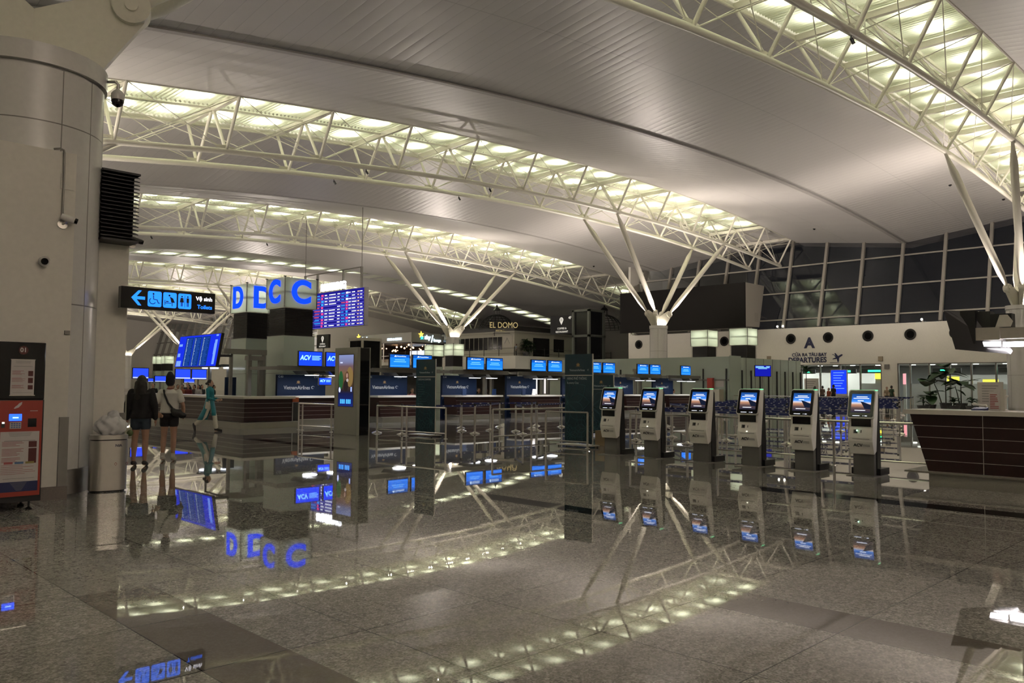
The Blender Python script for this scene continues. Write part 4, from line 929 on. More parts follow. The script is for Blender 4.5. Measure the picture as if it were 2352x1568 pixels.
for i in range(1, 5): z = .22+.152*i; m.box(-.006, 1.75, -.006, 0, z-.004, z+.004); m.box(-.006, 0, 0, 9.5, z-.004, z+.004)
m.build('trim_strips', STEEL, ed)
tp = thing('notice_post', 'low grey post with an orange tag beside the end desk', 'post', (14.72, 25.4, 0)); MB().box(-.18, .18, .1, .3, 0, .85).build('box_body', DARK, tp); MB().box(-.12, .12, .05, .1, .86, 1.02).build('orange_tag', mat('orange_tag', (.45, .10, .03), .6), tp); MB().tube((-.15, 0, 0), (-.15, 0, .85), .015, n=8).build('pole', STEEL, tp)
# counter-top clutter
for i, (x, lab) in enumerate(((25.0, 'small navy sign card on the desk right of C-04'), (23.2, 'navy sign card beside bent staff at the third desk'), (27.6, 'small white notice card on the desk left of the wide banner'), (26.9, 'navy sign card at the fourth desk'))):
    tag(MB().prism([(0, 0), (.06, 0), (.0, .28)], 'x', x, x+.22).build('sign_card', [NAVY, NAVY, PAPER, NAVY][i]), lab, 'sign').location = (0, 26.2, 1.06)
# ================================================================ letter piers
K7 = .75
def zz(z): return 1.5+(z-1.5)*K7
def pier(x, y, letter, label, lamp=60, s=1.88*K7, group='glass piers with lit lantern heads'):
    t = thing('letter_pier', label, 'pier', (x, y, 0), 0, group); e = .04; z1, z2, z3 = zz(3.98), zz(5.44), zz(6.98)
    MB().box(e, s-e, e, s-e, 0, z1).build('glass_shaft', GLASSG, t)
    m = MB()
    for z in (.7, 1.9, z1): m.box(e-.012, s-e+.012, e-.012, s-e+.012, z-.008, z+.008)
    m.build('joint_lines', SATIN, t)
    m = MB(); MB().box(.1, s-.1, .1, s-.1, z1+.01, z2-.04).build('louvre_core', BLACK, t)
    for i in range(22):
        z = z1+.02+i*(z2-z1-.06)/22; m.box(e, s-e, e, s-e, z, z+.011)
    m.build('louvre_slats', mat('louvre_brown', (.022, .019, .017), .5), t)
    m = MB(); th = .015
    m.box(0, s, 0, th, z2, z3); m.box(0, s, s-th, s, z2, z3); m.box(0, th, th, s-th, z2, z3); m.box(s-th, s, th, s-th, z2, z3)
    m.build('lantern_glass', LIGHTBOX, t); MB().box(.02, s-.02, .02, s-.02, z2-.03, z2).build('lantern_floor', STONE, t)
    for a in (0, s):
        for b in (0, s): MB().box(a-.016, a+.016, b-.016, b+.016, z2, z3+.01).build('corner_bar', SATIN, t); MB().box(a-.05, a+.05, b-.02, b+.02, z3+.01, z3+.045).build('corner_cap', BLACK, t)
    zm = (z2+z3)/2
    MB().box(.02, s-.02, .03, .06, zm, zm+.05).build('inner_bar', SATIN, t); MB().box(.03, .06, .06, s-.02, zm, zm+.05).build('inner_bar', SATIN, t)
    if letter:
        LB = emis('letter_blue', (.005, .05, 1.0), 1.5)
        text(letter, 1.62*K7, LB, t, (s/2, -.04, zm), bold=.035, ext=.02, name='letter'); text(letter, 1.62*K7, LB, t, (-.04, s/2, zm), rot=(PI/2, 0, -PI/2), bold=.035, ext=.02, name='letter')
    light('lantern_lamp', 'AREA', (s/2, s/2, z3-.04), lamp*.5, (1, .98, .88), t, .8, aim=(0, 0, -1))
    light('lantern_lamp', 'POINT', (s*.7, s*.5, z3-.25), lamp*.25, (1, .98, .88), t, .1)
    return t
pier(15.6, 27.98, 'C', 'glass pier with lit cube lettered C', 16); pier(15.6, 31.05, 'D', 'glass pier with lit cube lettered D, left of the C pier', 48)
for x, y, lab in ((68, 37.2, 'right one of the two lit lantern piers before the white wall'), (68, 41.4, 'left one of the two lit lantern piers before the white wall'), (70, 81, 'right lit lantern pier of the pair below the restaurant column'),
                  (70, 85.2, 'left lit lantern pier of the pair below the restaurant column'), (66, 166, 'far lit lantern pier below the tilted flight board, right one'), (66, 170.5, 'far lit lantern pier below the tilted flight board, left one')):
    pier(x*K7, y*K7, None, lab, 60)
# portal frames beside the D pier
pf = thing('portal_frame', 'grey steel portal frame in front of the D pier', 'frame', (14.6, 28.95, 0))
for x in (-.62, .12, .72): MB().box(x-.05, x+.05, -.06, .06, 0, 2.62).build('post', SATIN, pf)
MB().box(-.95, .80, -.08, .08, 2.60, 2.80).build('beam', SATIN, pf)
tag(MB().box(13.95, 14.38, 29.3, 29.37, 0, 1.73).build('navy_board', NAVY), 'plain navy board standing before the D pier frame', 'board')
# ================================================================ flight boards
fb = thing('flight_board', 'tilted blue flight information board hanging on the left', 'flight board', (11.3, 26.0, 2.02), -PI/2+.0); fb.scale = (.80, .80, .80)
Mt = Matrix.Rotation(math.radians(-9), 4, 'X')
def tl(mb): mb.v = [tuple(Mt @ Vector(v)) for v in mb.v]; return mb
FW_ = 1.95
tl(MB().box(-FW_, FW_, 0, .12, 0, 1.36)).build('casing', BLACK, fb)
tl(MB().box(-FW_+.03, FW_-.03, -.005, 0, .03, 1.33)).build('display', emis('fids_blue', (.010, .03, .75), 1.0), fb)
for i in range(3):
    x = -FW_+.72+i*.78; tl(MB().box(x, x+.72, -.008, -.005, .05, 1.26)).build('table', emis('fids_table', (.006, .035, .22), 1.0), fb)
    m = MB(); n = MB(); random.seed(i)
    for j in range(20):
        z = 1.20-j*.058; m.box(x+.10, x+.10+random.uniform(.06, .12), -.010, -.008, z-.016, z); n.box(x+.28, x+.28+random.uniform(.2, .36), -.010, -.008, z-.014, z)
    tl(m).build('flight_text', emis('fids_white', (.6, .75, 1), 1.2), fb); tl(n).build('row_text', emis('fids_dim', (.03, .12, .5), 1), fb)
m = MB().box(FW_-.42, FW_-.22, -.009, -.005, .10, 1.10).box(FW_-.45, FW_-.30, -.009, -.005, .5, .95).box(FW_-.40, FW_-.2, -.009, -.005, 1.24, 1.31).box(-FW_+.10, -FW_+.42, -.009, -.005, .9, 1.0).box(-FW_+.1, -FW_+.35, -.009, -.005, .45, .6).box(-FW_+.1, -FW_+.55, -.009, -.005, .05, .28)
tl(m).build('side_text', emis('fids_side', (.16, .3, 1), 1.2), fb)
MB().box(-1.3, -1.2, .2, 2.2, .5, .6).build('arm', DARK, fb); MB().tube((-1.25, 2.2, .6), (-3.6, 2.25, .55), .05, n=8).build('arm', DARK, fb); MB().tube((-3.6, 2.25, .6), (-3.6, 2.25, -1.2), .05, n=8).build('post', SATIN, fb)
for u0, u1, v0, v1, lab in ((305, 341, 846, 868, 'blue lit monitor above the black haired walker, leftmost of the far ones'), (403, 437, 848, 869, 'blue lit far monitor just right of the white shirt walker'), (441, 474, 849, 870, 'blue lit far monitor left of the teal tunic'),
                          (340, 352, 869, 876, 'tiny blue screen under the leftmost far monitor'), (356, 384, 864, 876, 'small blue screen left of the white shirt walker head'), (423, 446, 869, 878, 'tiny blue screen below the pair of far monitors')):
    a, b = at(u0, v1, y=42), at(u1, v0, y=42); t = thing('far_monitor', lab, 'monitor', (a.x, 42, a.z)); Wm, Hm = b.x-a.x, b.z-a.z
    MB().box(-.03, Wm+.03, 0, .08, -.03, Hm+.03).build('casing', BLACK, t); MB().box(0, Wm, -.01, 0, 0, Hm).build('display', emis('far_blue', (.02, .06, .95), 1.3), t); MB().box(0, Wm, -.02, -.01, .0, Hm*.12).build('footer_line', emis('far_line', (.3, .35, 1), 2), t)
    MB().tube((Wm/2, .12, -a.z), (Wm/2, .12, Hm/2), .05, n=8).build('pole', SATIN, t)
for u0, u1, lab in ((466, 500, 'oval lamp canopy beside the tilted flight board, left'), (514, 532, 'oval lamp canopy left of the D pier, right')):
    a, b = at(u0, 845, y=33), at(u1, 845, y=33); t = thing('canopy_arm', lab, 'lamp', (a.x, 33, a.z)); r = (b.x-a.x)/2
    MB().lathe([(.0001, -.02), (r, -.02), (r*1.05, .03), (.0001, .05)], 24, (r, 0, 0)).build('lamp', emis('canopy_lamp2', (.85, .9, 1), 2.5), t); MB().box(-.1, 2*r+.1, -.1, .1, .05, .16).build('arm', DARK, t); MB().box(r-.04, r+.04, -.04, .04, -a.z, .05).build('pole', SATIN, t)
bd = thing('led_flight_board', 'big LED flight board with SAMSUNG letters on top, behind the C pier', 'flight board', (38, 60.5, 6.35), -PI/2)
BL = 5.4; BH = 3.15
MB().box(-BL, BL, .02, .35, 0, BH).build('casing', mat('board_casing', (.36, .34, .36), .5), bd); MB().box(-BL, BL-.18, 0, .02, .03, BH-.03).build('display', emis('led_navy', (.012, .010, .20), 1.2), bd)
random.seed(11); cols = [(-5.2, -4.6, 'w'), (-4.4, -3.7, 'w'), (-3.0, -2.6, 'w'), (-2.4, -1.3, 'c'), (-1.25, -.85, 'p'), (-.7, -.1, 'w'), (.0, 1.1, 'w'), (1.3, 1.8, 'w'), (1.9, 2.5, 'c'), (2.6, 2.95, 'p'), (3.0, 3.4, 'w'), (3.5, 4.2, 'w'), (4.3, 4.65, 'y'), (4.7, 5.15, 'w')]
R_ = {'w': MB(), 'c': MB(), 'p': MB(), 'y': MB(), 'r': MB(), 'g': MB()}
for i in range(11):
    z = BH-.22-i*.268; R_['g'].box(-BL, BL-.18, -.004, 0, z-.215, z-.19)
    for a, b, c in cols:
        if random.random() < .1: continue
        cc = {'w': 'w', 'y': 'y', 'c': random.choice('ccr'), 'p': random.choice('ppcw')}[c]
        th = .15 if c == 'p' else .07
        R_[cc].box(a, a+(b-a)*random.uniform(.6, 1), -.006, 0, z-.06-th/2, z-.06+th/2)
for k_, (c, s_) in {'w': ((.8, .85, 1), 1.8), 'c': ((.03, .3, 1), 1.5), 'p': ((1, .06, .22), 1.4), 'y': ((1, .55, .35), 1.5), 'r': ((.7, .08, .12), 1.2), 'g': ((.20, .18, .9), 1.2)}.items():
    R_[k_].build('led_text', emis('led_'+k_, c, s_), bd)
text('SAMSUNG', .84, emis('brand_white', (.9, .92, 1), 3.5), bd, (.45, .1, BH+.42), bold=.05, ext=.06, name='brand_letters')
m = MB()
for x in (-4.3, -2.2, 1.9, 4.6): m.box(x-.08, x+.08, .1, .26, BH, BH+1.75)
m.box(-4.4, 4.7, .1, .2, BH+1.7, BH+1.78); m.build('hanging_frame', SATIN, bd)
for x, nm in ((-4.3, 'a'), (4.6, 'b')): MB().tube((x, .18, BH+1.7), (x, .18, BH+6.9), .03, n=6).build('hanger_rod', SATIN, bd)
# ================================================================ dark screen box and the departures wall
bx_ = thing('wall_screen', 'huge blank charcoal screen box mounted high on the white wall', 'screen', (74.5, 41, 0))
MB().box(0, .15, 0, 15.85, 7.6, 12.2).build('screen_face', mat('screen_charcoal', (.012, .011, .010), .8, spec=.15), bx_)
MB().add([(.15, 0, 7.75), (2.95, 0, 7.75), (4.1, 0, 12.2), (.15, 0, 12.2), (.15, 15.8, 7.75), (2.95, 15.8, 7.75), (4.1, 15.8, 12.2), (.15, 15.8, 12.2)], [(0, 1, 2, 3), (4, 7, 6, 5), (0, 4, 5, 1), (3, 2, 6, 7), (0, 3, 7, 4), (1, 5, 6, 2)]).build('housing', mat('housing_grey', (.46, .43, .38), .6), bx_)
MB().box(2.0, 2.7, -.02, 0, 8.3, 9.2).build('hatch', mat('hatch_grey', (.42, .39, .34), .6), bx_)
for i, y in enumerate([22.34, 26.1, 29.88, 33.7, 37.52, 45.05, 56.3]):
    o = thing('round_vent', 'x', 'vent', (WX, y, 6.42), 0, 'round black ring vents on the white wall')
    o['label'] = ['round black ring vent above the potted plants, partly behind the hanging monitor', 'round black ring vent, second left of the hanging monitor', 'round black ring vent right of the plane symbol', 'round black ring vent right of the letter A', 'round black ring vent left of the letter A', 'round black ring vent between the two lantern piers', 'round black ring vent left of the column with the brightest lamp'][i]
    MB().lathe([(.50, .0), (.52, .06), (.44, .09), (.40, .02), (.34, .0)], 32).build('ring', mat('vent_ring', (.02, .018, .016), .6), o, True).rotation_euler = (0, -PI/2, 0)
    q = MB().lathe([(.34, .005), (.2, .03), (.0001, .035)], 32).build('core', mat('vent_core', (.006, .006, .006), .9, spec=.1), o, True); q.rotation_euler = (0, -PI/2, 0)
sg = thing('departures_sign', 'navy lettering reading A and DEPARTURES with a plane on the white wall', 'sign', (WX, 35.6, 0), -PI/2)
text('A', 1.42, SIGNBLUE, sg, (0, -.03, 5.9), bold=.04, ext=.02); text('CỬA RA TÀU BAY', .46, SIGNBLUE, sg, (1.72, -.03, 4.76), align='RIGHT', bold=.02, ext=.01, sx=.96); text('DEPARTURES', .72, SIGNBLUE, sg, (1.72, -.03, 4.23), align='RIGHT', bold=.025, ext=.01, sx=.93)
MB().prism([(2.25, 4.75), (2.45, 4.70), (2.62, 4.45), (2.35, 4.35), (2.30, 4.27), (2.72, 4.33), (2.80, 4.0), (2.92, 4.05), (2.95, 4.42), (3.25, 4.62), (3.30, 4.72), (3.18, 4.76), (2.85, 4.58), (2.62, 4.86), (2.50, 4.88), (2.60, 4.60), (2.38, 4.78)], 'y', -.04, -.01).build('plane_symbol', SIGNBLUE, sg)
MB().box(2.05, 2.95, -.04, -.01, 3.93, 3.97).build('runway_line', SIGNBLUE, sg)
for (y, z, lab) in ((28.75, 4.25, 'small beige box on the white wall between the door openings'), (28.2, 3.5, 'small grey speaker on the white pillar between the door openings'), (43.9, 4.65, 'small dark box on the white wall left of DEPARTURES'), (39.9, 4.5, 'little beige box on the wall left of the DEPARTURES lettering')):
    tag(MB().box(WX-.15, WX, y-.2, y+.2, z-.22, z+.22).build('wall_box', mat('box_beige%.1f' % z, (.34, .28, .20) if z != 3.5 else (.22, .21, .19), .6)), lab, 'box')
for i, y in enumerate((38.8, 38.2, 25.0, 20.5, 15.0)):
    t = thing('wall_spotlight', ['small lit spotlight on the wall ledge above the letter A, left', 'small lit spotlight on the wall ledge above the letter A, right', 'small lit spotlight on the wall ledge in mid wall', 'small lit spotlight on the wall ledge near the hanging monitor', 'small lit spotlight on the wall ledge by the right column'][i], 'spotlight', (WX-.1, y, 7.56))
    MB().tube((0, 0, 0), (-.2, 0, .12), .08, n=12).build('housing', STEEL, t); MB().ball((-.25, 0, .15), .10, 8).build('bulb', emis('spot_bulb', (1, .95, .85), 8), t)
# interior behind the door openings
INT = mat('interior_white', (.52, .52, .50), .5)
struct(MB().box(93, 93.2, -18, 57, 0, 4.0).build('wall_inner', INT)); struct(MB().box(WX+.35, 93, -18, 57, 3.84, 4.5).build('ceiling', mat('inner_ceiling', (.30, .29, .28), .7)))
struct(MB().box(WX+.35, 93, 56.8, 57, 0, 4.4).build('wall_inner_end', INT))
struct(MB().box(88, 88.2, 20.3, 26.5, 0, 2.9).build('wall_partition', INT)); struct(MB().box(84.5, 84.7, 30, 41, 0, 3.1).build('wall_partition', INT))
wi = 3
for (y0, y1, ms) in ((17.6, 27.3, (17.6, 19.3, 21.2, 22.9, 24.6, 26.2, 27.25)), (28.75, 43.5, (28.75, 30.7, 32.6, 34.6, 36.5, 38.5, 40.5, 43.45)), (4, 15.5, (4, 8, 12, 15.5))):
    wn_ = bpy.data.objects.new('window_%d' % wi, None); sc.collection.objects.link(wn_); struct(wn_); wi += 1
    m = MB()
    for y in ms: m.box(WX+.05, WX+.25, y-.06, y+.06, 0, 3.8)
    m.box(WX+.05, WX+.25, y0, y1, 3.72, 3.8); f = m.build('window_frame', SATIN, wn_); struct(f)
    struct(MB().quad((WX+.15, y0, 0), (WX+.15, y1, 0), (WX+.15, y1, 3.72), (WX+.15, y0, 3.72)).build('glass', CLEAR, wn_))
    m = MB(); rng = [(a, b) for a, b in zip(ms[:-1], ms[1:])]
    for a, b in rng[:(5 if y0 == 17.6 else 1)]: m.quad((WX+.13, a+.06, .05), (WX+.13, b-.06, .05), (WX+.13, b-.06, 1.95), (WX+.13, a+.06, 1.95))
    struct(m.build('frosted_band', frosted_material('frost%d' % wi, (.50, .52, .50), .5), wn_))
for y in (10, 18.5, 22, 25.5, 31, 35, 39, 45): light('interior_fill', 'AREA', (82.5, y, 3.78), 170, (1, 1, .97), None, 1.6, aim=(0, 0, -1))  # bare area lights added to fill the interior, with no fitting of their own
random.seed(21); dl0 = None
for i in range(30):
    y = 14.5+(i % 15)*1.9+random.uniform(-.4, .4); x = (79.2, 83.5)[i//15]+random.uniform(-.3, .3)
    if dl0 is None: dl0 = MB().lathe([(.0001, 0), (.22, 0), (.24, .03)], 16).mesh('downlight', emis('downlight', (1, .97, .9), 9))
    o = link('downlight', dl0); o.location = (x, y, 3.80); tag(o, 'small round downlight in the ceiling behind the departures glass', 'downlight', 'downlights behind the departures glass')
for i, (y, x, w_, lab) in enumerate(((18.3, 79.5, 1.0, 'green lit sign board behind the glass, far right'), (24.0, 80.3, .9, 'green lit sign board behind the glass, upper right of the plant gap'), (33.4, 80.5, .8, 'green lit sign board left of the blue screen above the queue'), (30.2, 79.6, 1.0, 'green lit sign board beside the white pillar'), (37.5, 81, .5, 'small green lit sign board by the left plant'))):
    t = thing('green_sign', lab, 'sign', (x, y, 2.95), -PI/2); MB().box(-w_-.3, w_+.3, 0, .15, 0, .42).build('housing', DARK, t); MB().box(-w_*.6, w_*.7, -.02, 0, .12, .32).build('lettering', emis('green_led', (.05, .9, .42), 2.2), t)
    MB().tube((0, .07, .42), (0, .07, .88), .02, n=6).build('hanger', SATIN, t)
YL = emis('yellow_panel', (.9, .75, .08), 1.6); WL = emis('white_panel', (.9, .95, 1), 2.0)
for i, (y, z0, z1, wd, m_, lab) in enumerate(((20.4, 2.0, 2.35, .6, YL, 'yellow lit panel behind the right glass'), (23.4, 2.2, 2.6, .5, YL, 'yellow lit panel behind the large plant leaves'), (30.0, 2.4, 3.0, .3, YL, 'yellow lit strip beside the white pillar'), (28.9, 1.75, 2.3, .55, WL, 'white lit panel left of the white pillar'), (25.3, 1.9, 2.6, .25, WL, 'white lit panel behind the glass right of the pillar'), (27.6, 1.9, 2.9, .12, emis('pink_panel', (1, .35, .4), 1.3), 'narrow pink poster just right of the white pillar'))):
    t = thing('lit_panel', lab, 'panel', (80, y, 0)); MB().box(0, .1, -wd, wd, z0, z1).build('display', m_, t); MB().box(.1, .2, -wd, wd, 0, z1+.05).build('stand', INT, t)
def poster_stand(x, y, z0, z1, W, m_, label, cat='screen', frame=STONE):
    t = thing('poster_stand', label, cat, (x, y, 0), -PI/2); MB().box(-W/2-.06, W/2+.06, 0, .12, 0, z1+.06).build('stand', frame, t); MB().box(-W/2, W/2, -.01, 0, z0, z1).build('display', m_, t)
    m = MB()
    for i in range(7): m.box(-W*.35, W*(.35-.1*(i % 3)), -.014, -.01, z1-.25-i*(z1-z0)/9, z1-.19-i*(z1-z0)/9)
    m.build('printed_text', emis('stand_text', (.15, .3, 1), 1.2) if m_ is not PAPER else GREYINK, t); return t
poster_stand(70, 29.6, 1.0, 3.05, 1.35, emis('stand_blue', (.01, .04, .75), 1.3), 'standing blue information screen above the last kiosk', 'screen'); poster_stand(71, 37.3, .9, 3.0, .95, emis('stand_aqua', (.10, .50, .62), 1.1), 'standing aqua screen beside the left plant by the departures door', 'screen')
poster_stand(72, 33.0, .6, 2.3, 1.2, PAPER, 'white notice stand behind the queueing people', 'notice stand'); poster_stand(65, 16.6, .3, 1.95, 1.5, PAPER, 'white notice frame between plants and glass door', 'notice stand')
# ================================================================ glass partitions before the wall
gp = thing('glass_partition', 'green tinted glass partition with dark posts right of the lantern piers', 'partition', (0, 0, 0))
gq = thing('glass_partition', 'green tinted glass partition behind the desks left of the lantern piers', 'partition', (0, 0, 0))
MB().box(45.2, 53.3, 25.17, 25.2, 0, 3.33).build('glass_panel', GLASSG, gp); MB().box(43.82, 43.86, 25.2, 40, 0, 3.36).build('glass_panel', GLASSG, gq); MB().box(43.86, 45.2, 25.18, 25.21, 0, 3.42).build('glass_panel', GLASSG, gq)
for i in range(8): MB().box(45.22+i*1.134, 45.28+i*1.134, 25.09, 25.17, 0, 2.55).build('post', DARK, gp)
for i in range(9): MB().box(43.74, 43.82, 25.34+i*1.6, 25.41+i*1.6, 0, 2.62).build('post', DARK, gq)
m = MB().box(43.75, 43.82, 25.2, 40, 1.88, 1.98); m.build('rail', SATIN, gq)
for i in range(7): MB().box(45.8+i*1.134, 45.81+i*1.134, 25.15, 25.17, 0, 3.33).build('joint_line', SATIN, gp)
tag(MB().box(43.6, 43.815, 26.22, 26.6, 1.4, 2.05).build('red_cabinet', mat('cabinet_red', (.40, .04, .03), .5)), 'red fire cabinet on the glass partition above the third kiosk', 'cabinet')
tag(MB().box(43.78, 43.815, 25.55, 26.1, 1.5, 1.88).build('notice_sheet', PAPER), 'white notice sheets right of the red cabinet', 'notice')
hs = monitor(43.6, 23.4, 2.13, 1.05, .68, 'info', 'dark blue hanging screen before the glass partition above the fourth kiosk', -.6, 'single hanging screens')
mp = MB().tube((.52, .1, -2.13), (.52, .1, .3), .05, n=8).build('pole', SATIN, hs)
ck = thing('equipment_cabinet', 'beige equipment cabinet with dials above the third kiosk', 'cabinet', (43.0, 26.0, 0), -PI/2); MB().box(-.6, .6, 0, .5, .0, 1.36).build('body', mat('cabinet_beige', (.42, .38, .29), .5), ck); MB().tube((-.35, -.03, 1.12), (-.35, 0, 1.12), .09, n=16).build('dial', BLACK, ck); MB().tube((.05, -.03, 1.14), (.05, 0, 1.14), .05, n=12).build('lamp', emis('warm_dot', (1, .5, .25), 3), ck); MB().box(-.4, .3, -.03, 0, .62, .82).build('red_label', REDINK, ck)
# ================================================================ restaurant balcony block
IR = mat('black_iron', (.012, .012, .012), .5); RB = mat('restaurant_cream', (.44, .42, .34), .6); DG = mat('dark_window', (.012, .012, .012), .1)
rs = thing('restaurant', 'cream restaurant block on the balcony with long dark windows', 'restaurant', (84, 83.5, 5.8))
MB().box(0, 20.5, 0, 16, 0, 3.5).build('body', RB, rs); MB().box(-.5, 20.5, -.5, 16, 3.5, 3.75).build('cornice', RB, rs)
for i in range(13):
    MB().box(-.04, 0, 2.6+i*1.05, 3.5+i*1.05, 1.05, 2.95).build('window', DG, rs)
for x0, x1, z0, z1 in ((4.0, 7.6, 0, 2.9), (8.6, 11, .9, 2.9), (18.0, 20.0, .9, 2.9)): MB().box(x0, x1, -.04, 0, z0, z1).build('window', DG, rs)
MB().box(-.06, 0, .4, 2.4, 1.3, 3.1).build('wall_plaque', mat('plaque', (.50, .47, .40), .6), rs)
m = MB().path([(-.09, .9, 1.9), (-.09, 1.3, 2.5), (-.09, 1.45, 2.75), (-.09, 1.6, 2.5), (-.09, 2.0, 1.9)], .03, 5); m.build('plaque_emblem', GREYINK, rs)
m = MB(); 
for k in range(6): m.box(-.8+k*.5, 20.5, -.8+k*.5, 16, 3.75+k*.16, 3.86+k*.16)
m.build('tiled_roof', mat('roof_dark', (.03, .027, .025), .5), rs)
sq = at(1157, 747, x=83.35); sgn = thing('restaurant_sign', 'gold lettering EL DOMO in front of the dome frame', 'sign', sq, -PI/4)
GL_ = emis('gold_letters', (.55, .42, .18), .75)
text('EL DOMO', 1.2, GL_, sgn, (0, 0, 0), ext=.05, sx=.8); text('RESTAURANT & BAR', .34, GL_, sgn, (.3, 0, -.8), sx=.95, ext=.03); MB().box(-1.6, 1.6, -.03, .03, -1.2, -1.12).build('sign_bar', IR, sgn); MB().box(-1.4, -1.3, 0, .06, -1.6, .5).box(1.2, 1.3, 0, .06, -1.6, .5).build('sign_legs', IR, sgn)
dq_ = at(1141, 757, x=86.8); dm = thing('wire_dome', 'black wire dome with lantern on the restaurant roof', 'dome', dq_)
Rd = 2.75
def dome(t, Rd, hz=.85):
    for k in range(20):
        a = 2*PI*k/20; MB().path([(Rd*math.cos(b)*math.cos(a), Rd*math.cos(b)*math.sin(a), Rd*hz*math.sin(b)) for b in [i*PI/2/10*.93 for i in range(11)]], .045, 5).build('rib', IR, t)
    for b in (.02, .2, .38, .56, .75, .95, 1.15, 1.35): MB().path([(Rd*math.cos(b)*math.cos(a), Rd*math.cos(b)*math.sin(a), Rd*hz*math.sin(b)) for a in [2*PI*i/32 for i in range(33)]], .035, 5).build('hoop', IR, t)
    z0 = Rd*hz
    for k in range(8): a = 2*PI*k/8; MB().tube((.5*math.cos(a), .5*math.sin(a), z0-.1), (.5*math.cos(a), .5*math.sin(a), z0+.7), .04, n=5).build('lantern_post', IR, t)
    MB().lathe([(.6, z0+.68), (.56, z0+.78), (.42, z0+1.0), (.18, z0+1.15), (.07, z0+1.22), (.14, z0+1.35), (.06, z0+1.48), (.02, z0+1.7)], 16).build('lantern_cap', IR, t, True)
dome(dm, Rd)
dm2 = thing('wire_dome', 'second black wire dome behind the lift tower, near the dark screen', 'dome', at(1388, 757, x=97)); dome(dm2, 2.7)
# balcony slab, railing and lift tower
struct(MB().box(82, 106, 81.5, 126.5, 5.2, 5.8).build('floor_balcony', WHITE)); struct(MB().box(82, 82.2, 81.5, 126.5, 3.9, 5.2).build('wall_balcony', WHITE)); struct(MB().box(82, 106, 81.3, 81.5, 3.9, 5.8).build('wall_balcony', WHITE))
br = thing('balcony_railing', 'dark metal railing along the restaurant balcony', 'railing', (82.1, 81.6, 5.8))
for i in range(11): MB().tube((0, i*3.2, 0), (0, i*3.2, 1.3), .06, n=6).build('post', DARK, br)
for i in range(1, 8): MB().tube((i*3.2, 0, 0), (i*3.2, 0, 1.3), .06, n=6).build('post', DARK, br)
for z in (.35, 1.1): MB().box(-.02, .02, 0, 32, z-.02, z+.02).build('rail', DARK, br); MB().box(0, 22.4, -.02, .02, z-.02, z+.02).build('rail', DARK, br)
lt = thing('lift_tower', 'dark glass lift tower beside the coffee sign', 'lift', (80.2, 66.2, 0)); z0, z1 = at(1340, 880, x=80).z, 11.6
for x in (0, 3.0):
    for y in (0, 2.6): MB().box(x-.16, x+.16, y-.16, y+.16, 0, 11.4).build('corner_post', mat('lift_green_grey', (.12, .13, .11), .4), lt)
for z in (3.8, 8.0, 11.3): MB().box(-.16, 3.16, -.16, 2.76, z-.15, z+.15).build('ring_beam', mat('lift_green_grey', (.12, .13, .11), .4), lt)
MB().box(.1, 2.9, .1, 2.5, 0, 11.2).build('shaft', DG, lt)
cs = thing('coffee_sign', 'black 4F COFFEE and RESTAURANT sign board with a pin symbol', 'sign', (0, 0, 0), 0); pa, pb = at(1264, 768, x=82), at(1318, 722, x=82)
cs.location = (82, pa.y, pa.z); cs.rotation_euler = (0, 0, -PI/2); Wd = pa.y-pb.y; Ht = pb.z-pa.z
MB().box(0, Wd, 0, .3, 0, Ht).build('panel', mat('sign_black', (.012, .012, .014), .5), cs); SWL = emis('sign_ivory', (.85, .80, .68), .8)
text('COFFEE &', .36, SWL, cs, (Wd*.5, -.02, Ht*.29), bold=.01, sx=1.05); text('RESTAURANT', .36, SWL, cs, (Wd*.5, -.02, Ht*.11), bold=.01, sx=1.0); text('4F', .55, SWL, cs, (Wd*.84, -.02, Ht*.84), bold=.01)
def pin(par, cx, cz, s):
    MB().prism([(cx+s*math.cos(a), cz+s*math.sin(a)) for a in [-.6+i*(PI+1.2)/16 for i in range(17)]]+[(cx, cz-s*2.0)], 'y', -.03, 0).build('pin_symbol', SWL, par)
    MB().box(cx-s*.35, cx-s*.2, -.05, -.03, cz-s*.6, cz+s*.6).box(cx+s*.2, cx+s*.35, -.05, -.03, cz-s*.6, cz+s*.6).build('cutlery_mark', BLACK, par)
pin(cs, Wd*.48, Ht*.76, .34)
c2 = thing('coffee_sign', 'smaller dark COFFEE and RESTAURANT sign left of the sky lounge', 'sign', (0, 0, 0)); pa, pb = at(727, 800, x=60), at(755, 767, x=60); c2.location = (60, pa.y, pa.z); c2.rotation_euler = (0, 0, -PI/2); Wd = pa.y-pb.y; Ht = pb.z-pa.z
MB().box(0, Wd, 0, .3, 0, Ht).build('panel', mat('sign_black', (.012, .012, .014), .5), c2); pin(c2, Wd*.5, Ht*.72, .30); text('COFFEE &', .30, SWL, c2, (Wd*.5, -.02, Ht*.30), bold=.01); text('RESTAURANT', .30, SWL, c2, (Wd*.5, -.02, Ht*.12), bold=.01, sx=.9); MB().box(Wd/2-.08, Wd/2+.08, .1, .25, -c2.location.z, 0).build('mast', SATIN, c2)
lf = thing('lift_tower', 'small glazed lift head right of the smaller coffee sign', 'lift', (63.5, 92.5, 0)); MB().box(0, 3.0, 0, 3.0, 0, 7.6).build('shaft', DG, lf); MB().box(-.15, 3.15, -.15, 3.15, 7.5, 7.9).build('top_frame', RB, lf); MB().box(-.15, .1, -.15, .1, 0, 7.5).build('corner_post', RB, lf); MB().box(2.9, 3.15, -.15, .1, 0, 7.5).build('corner_post', RB, lf)
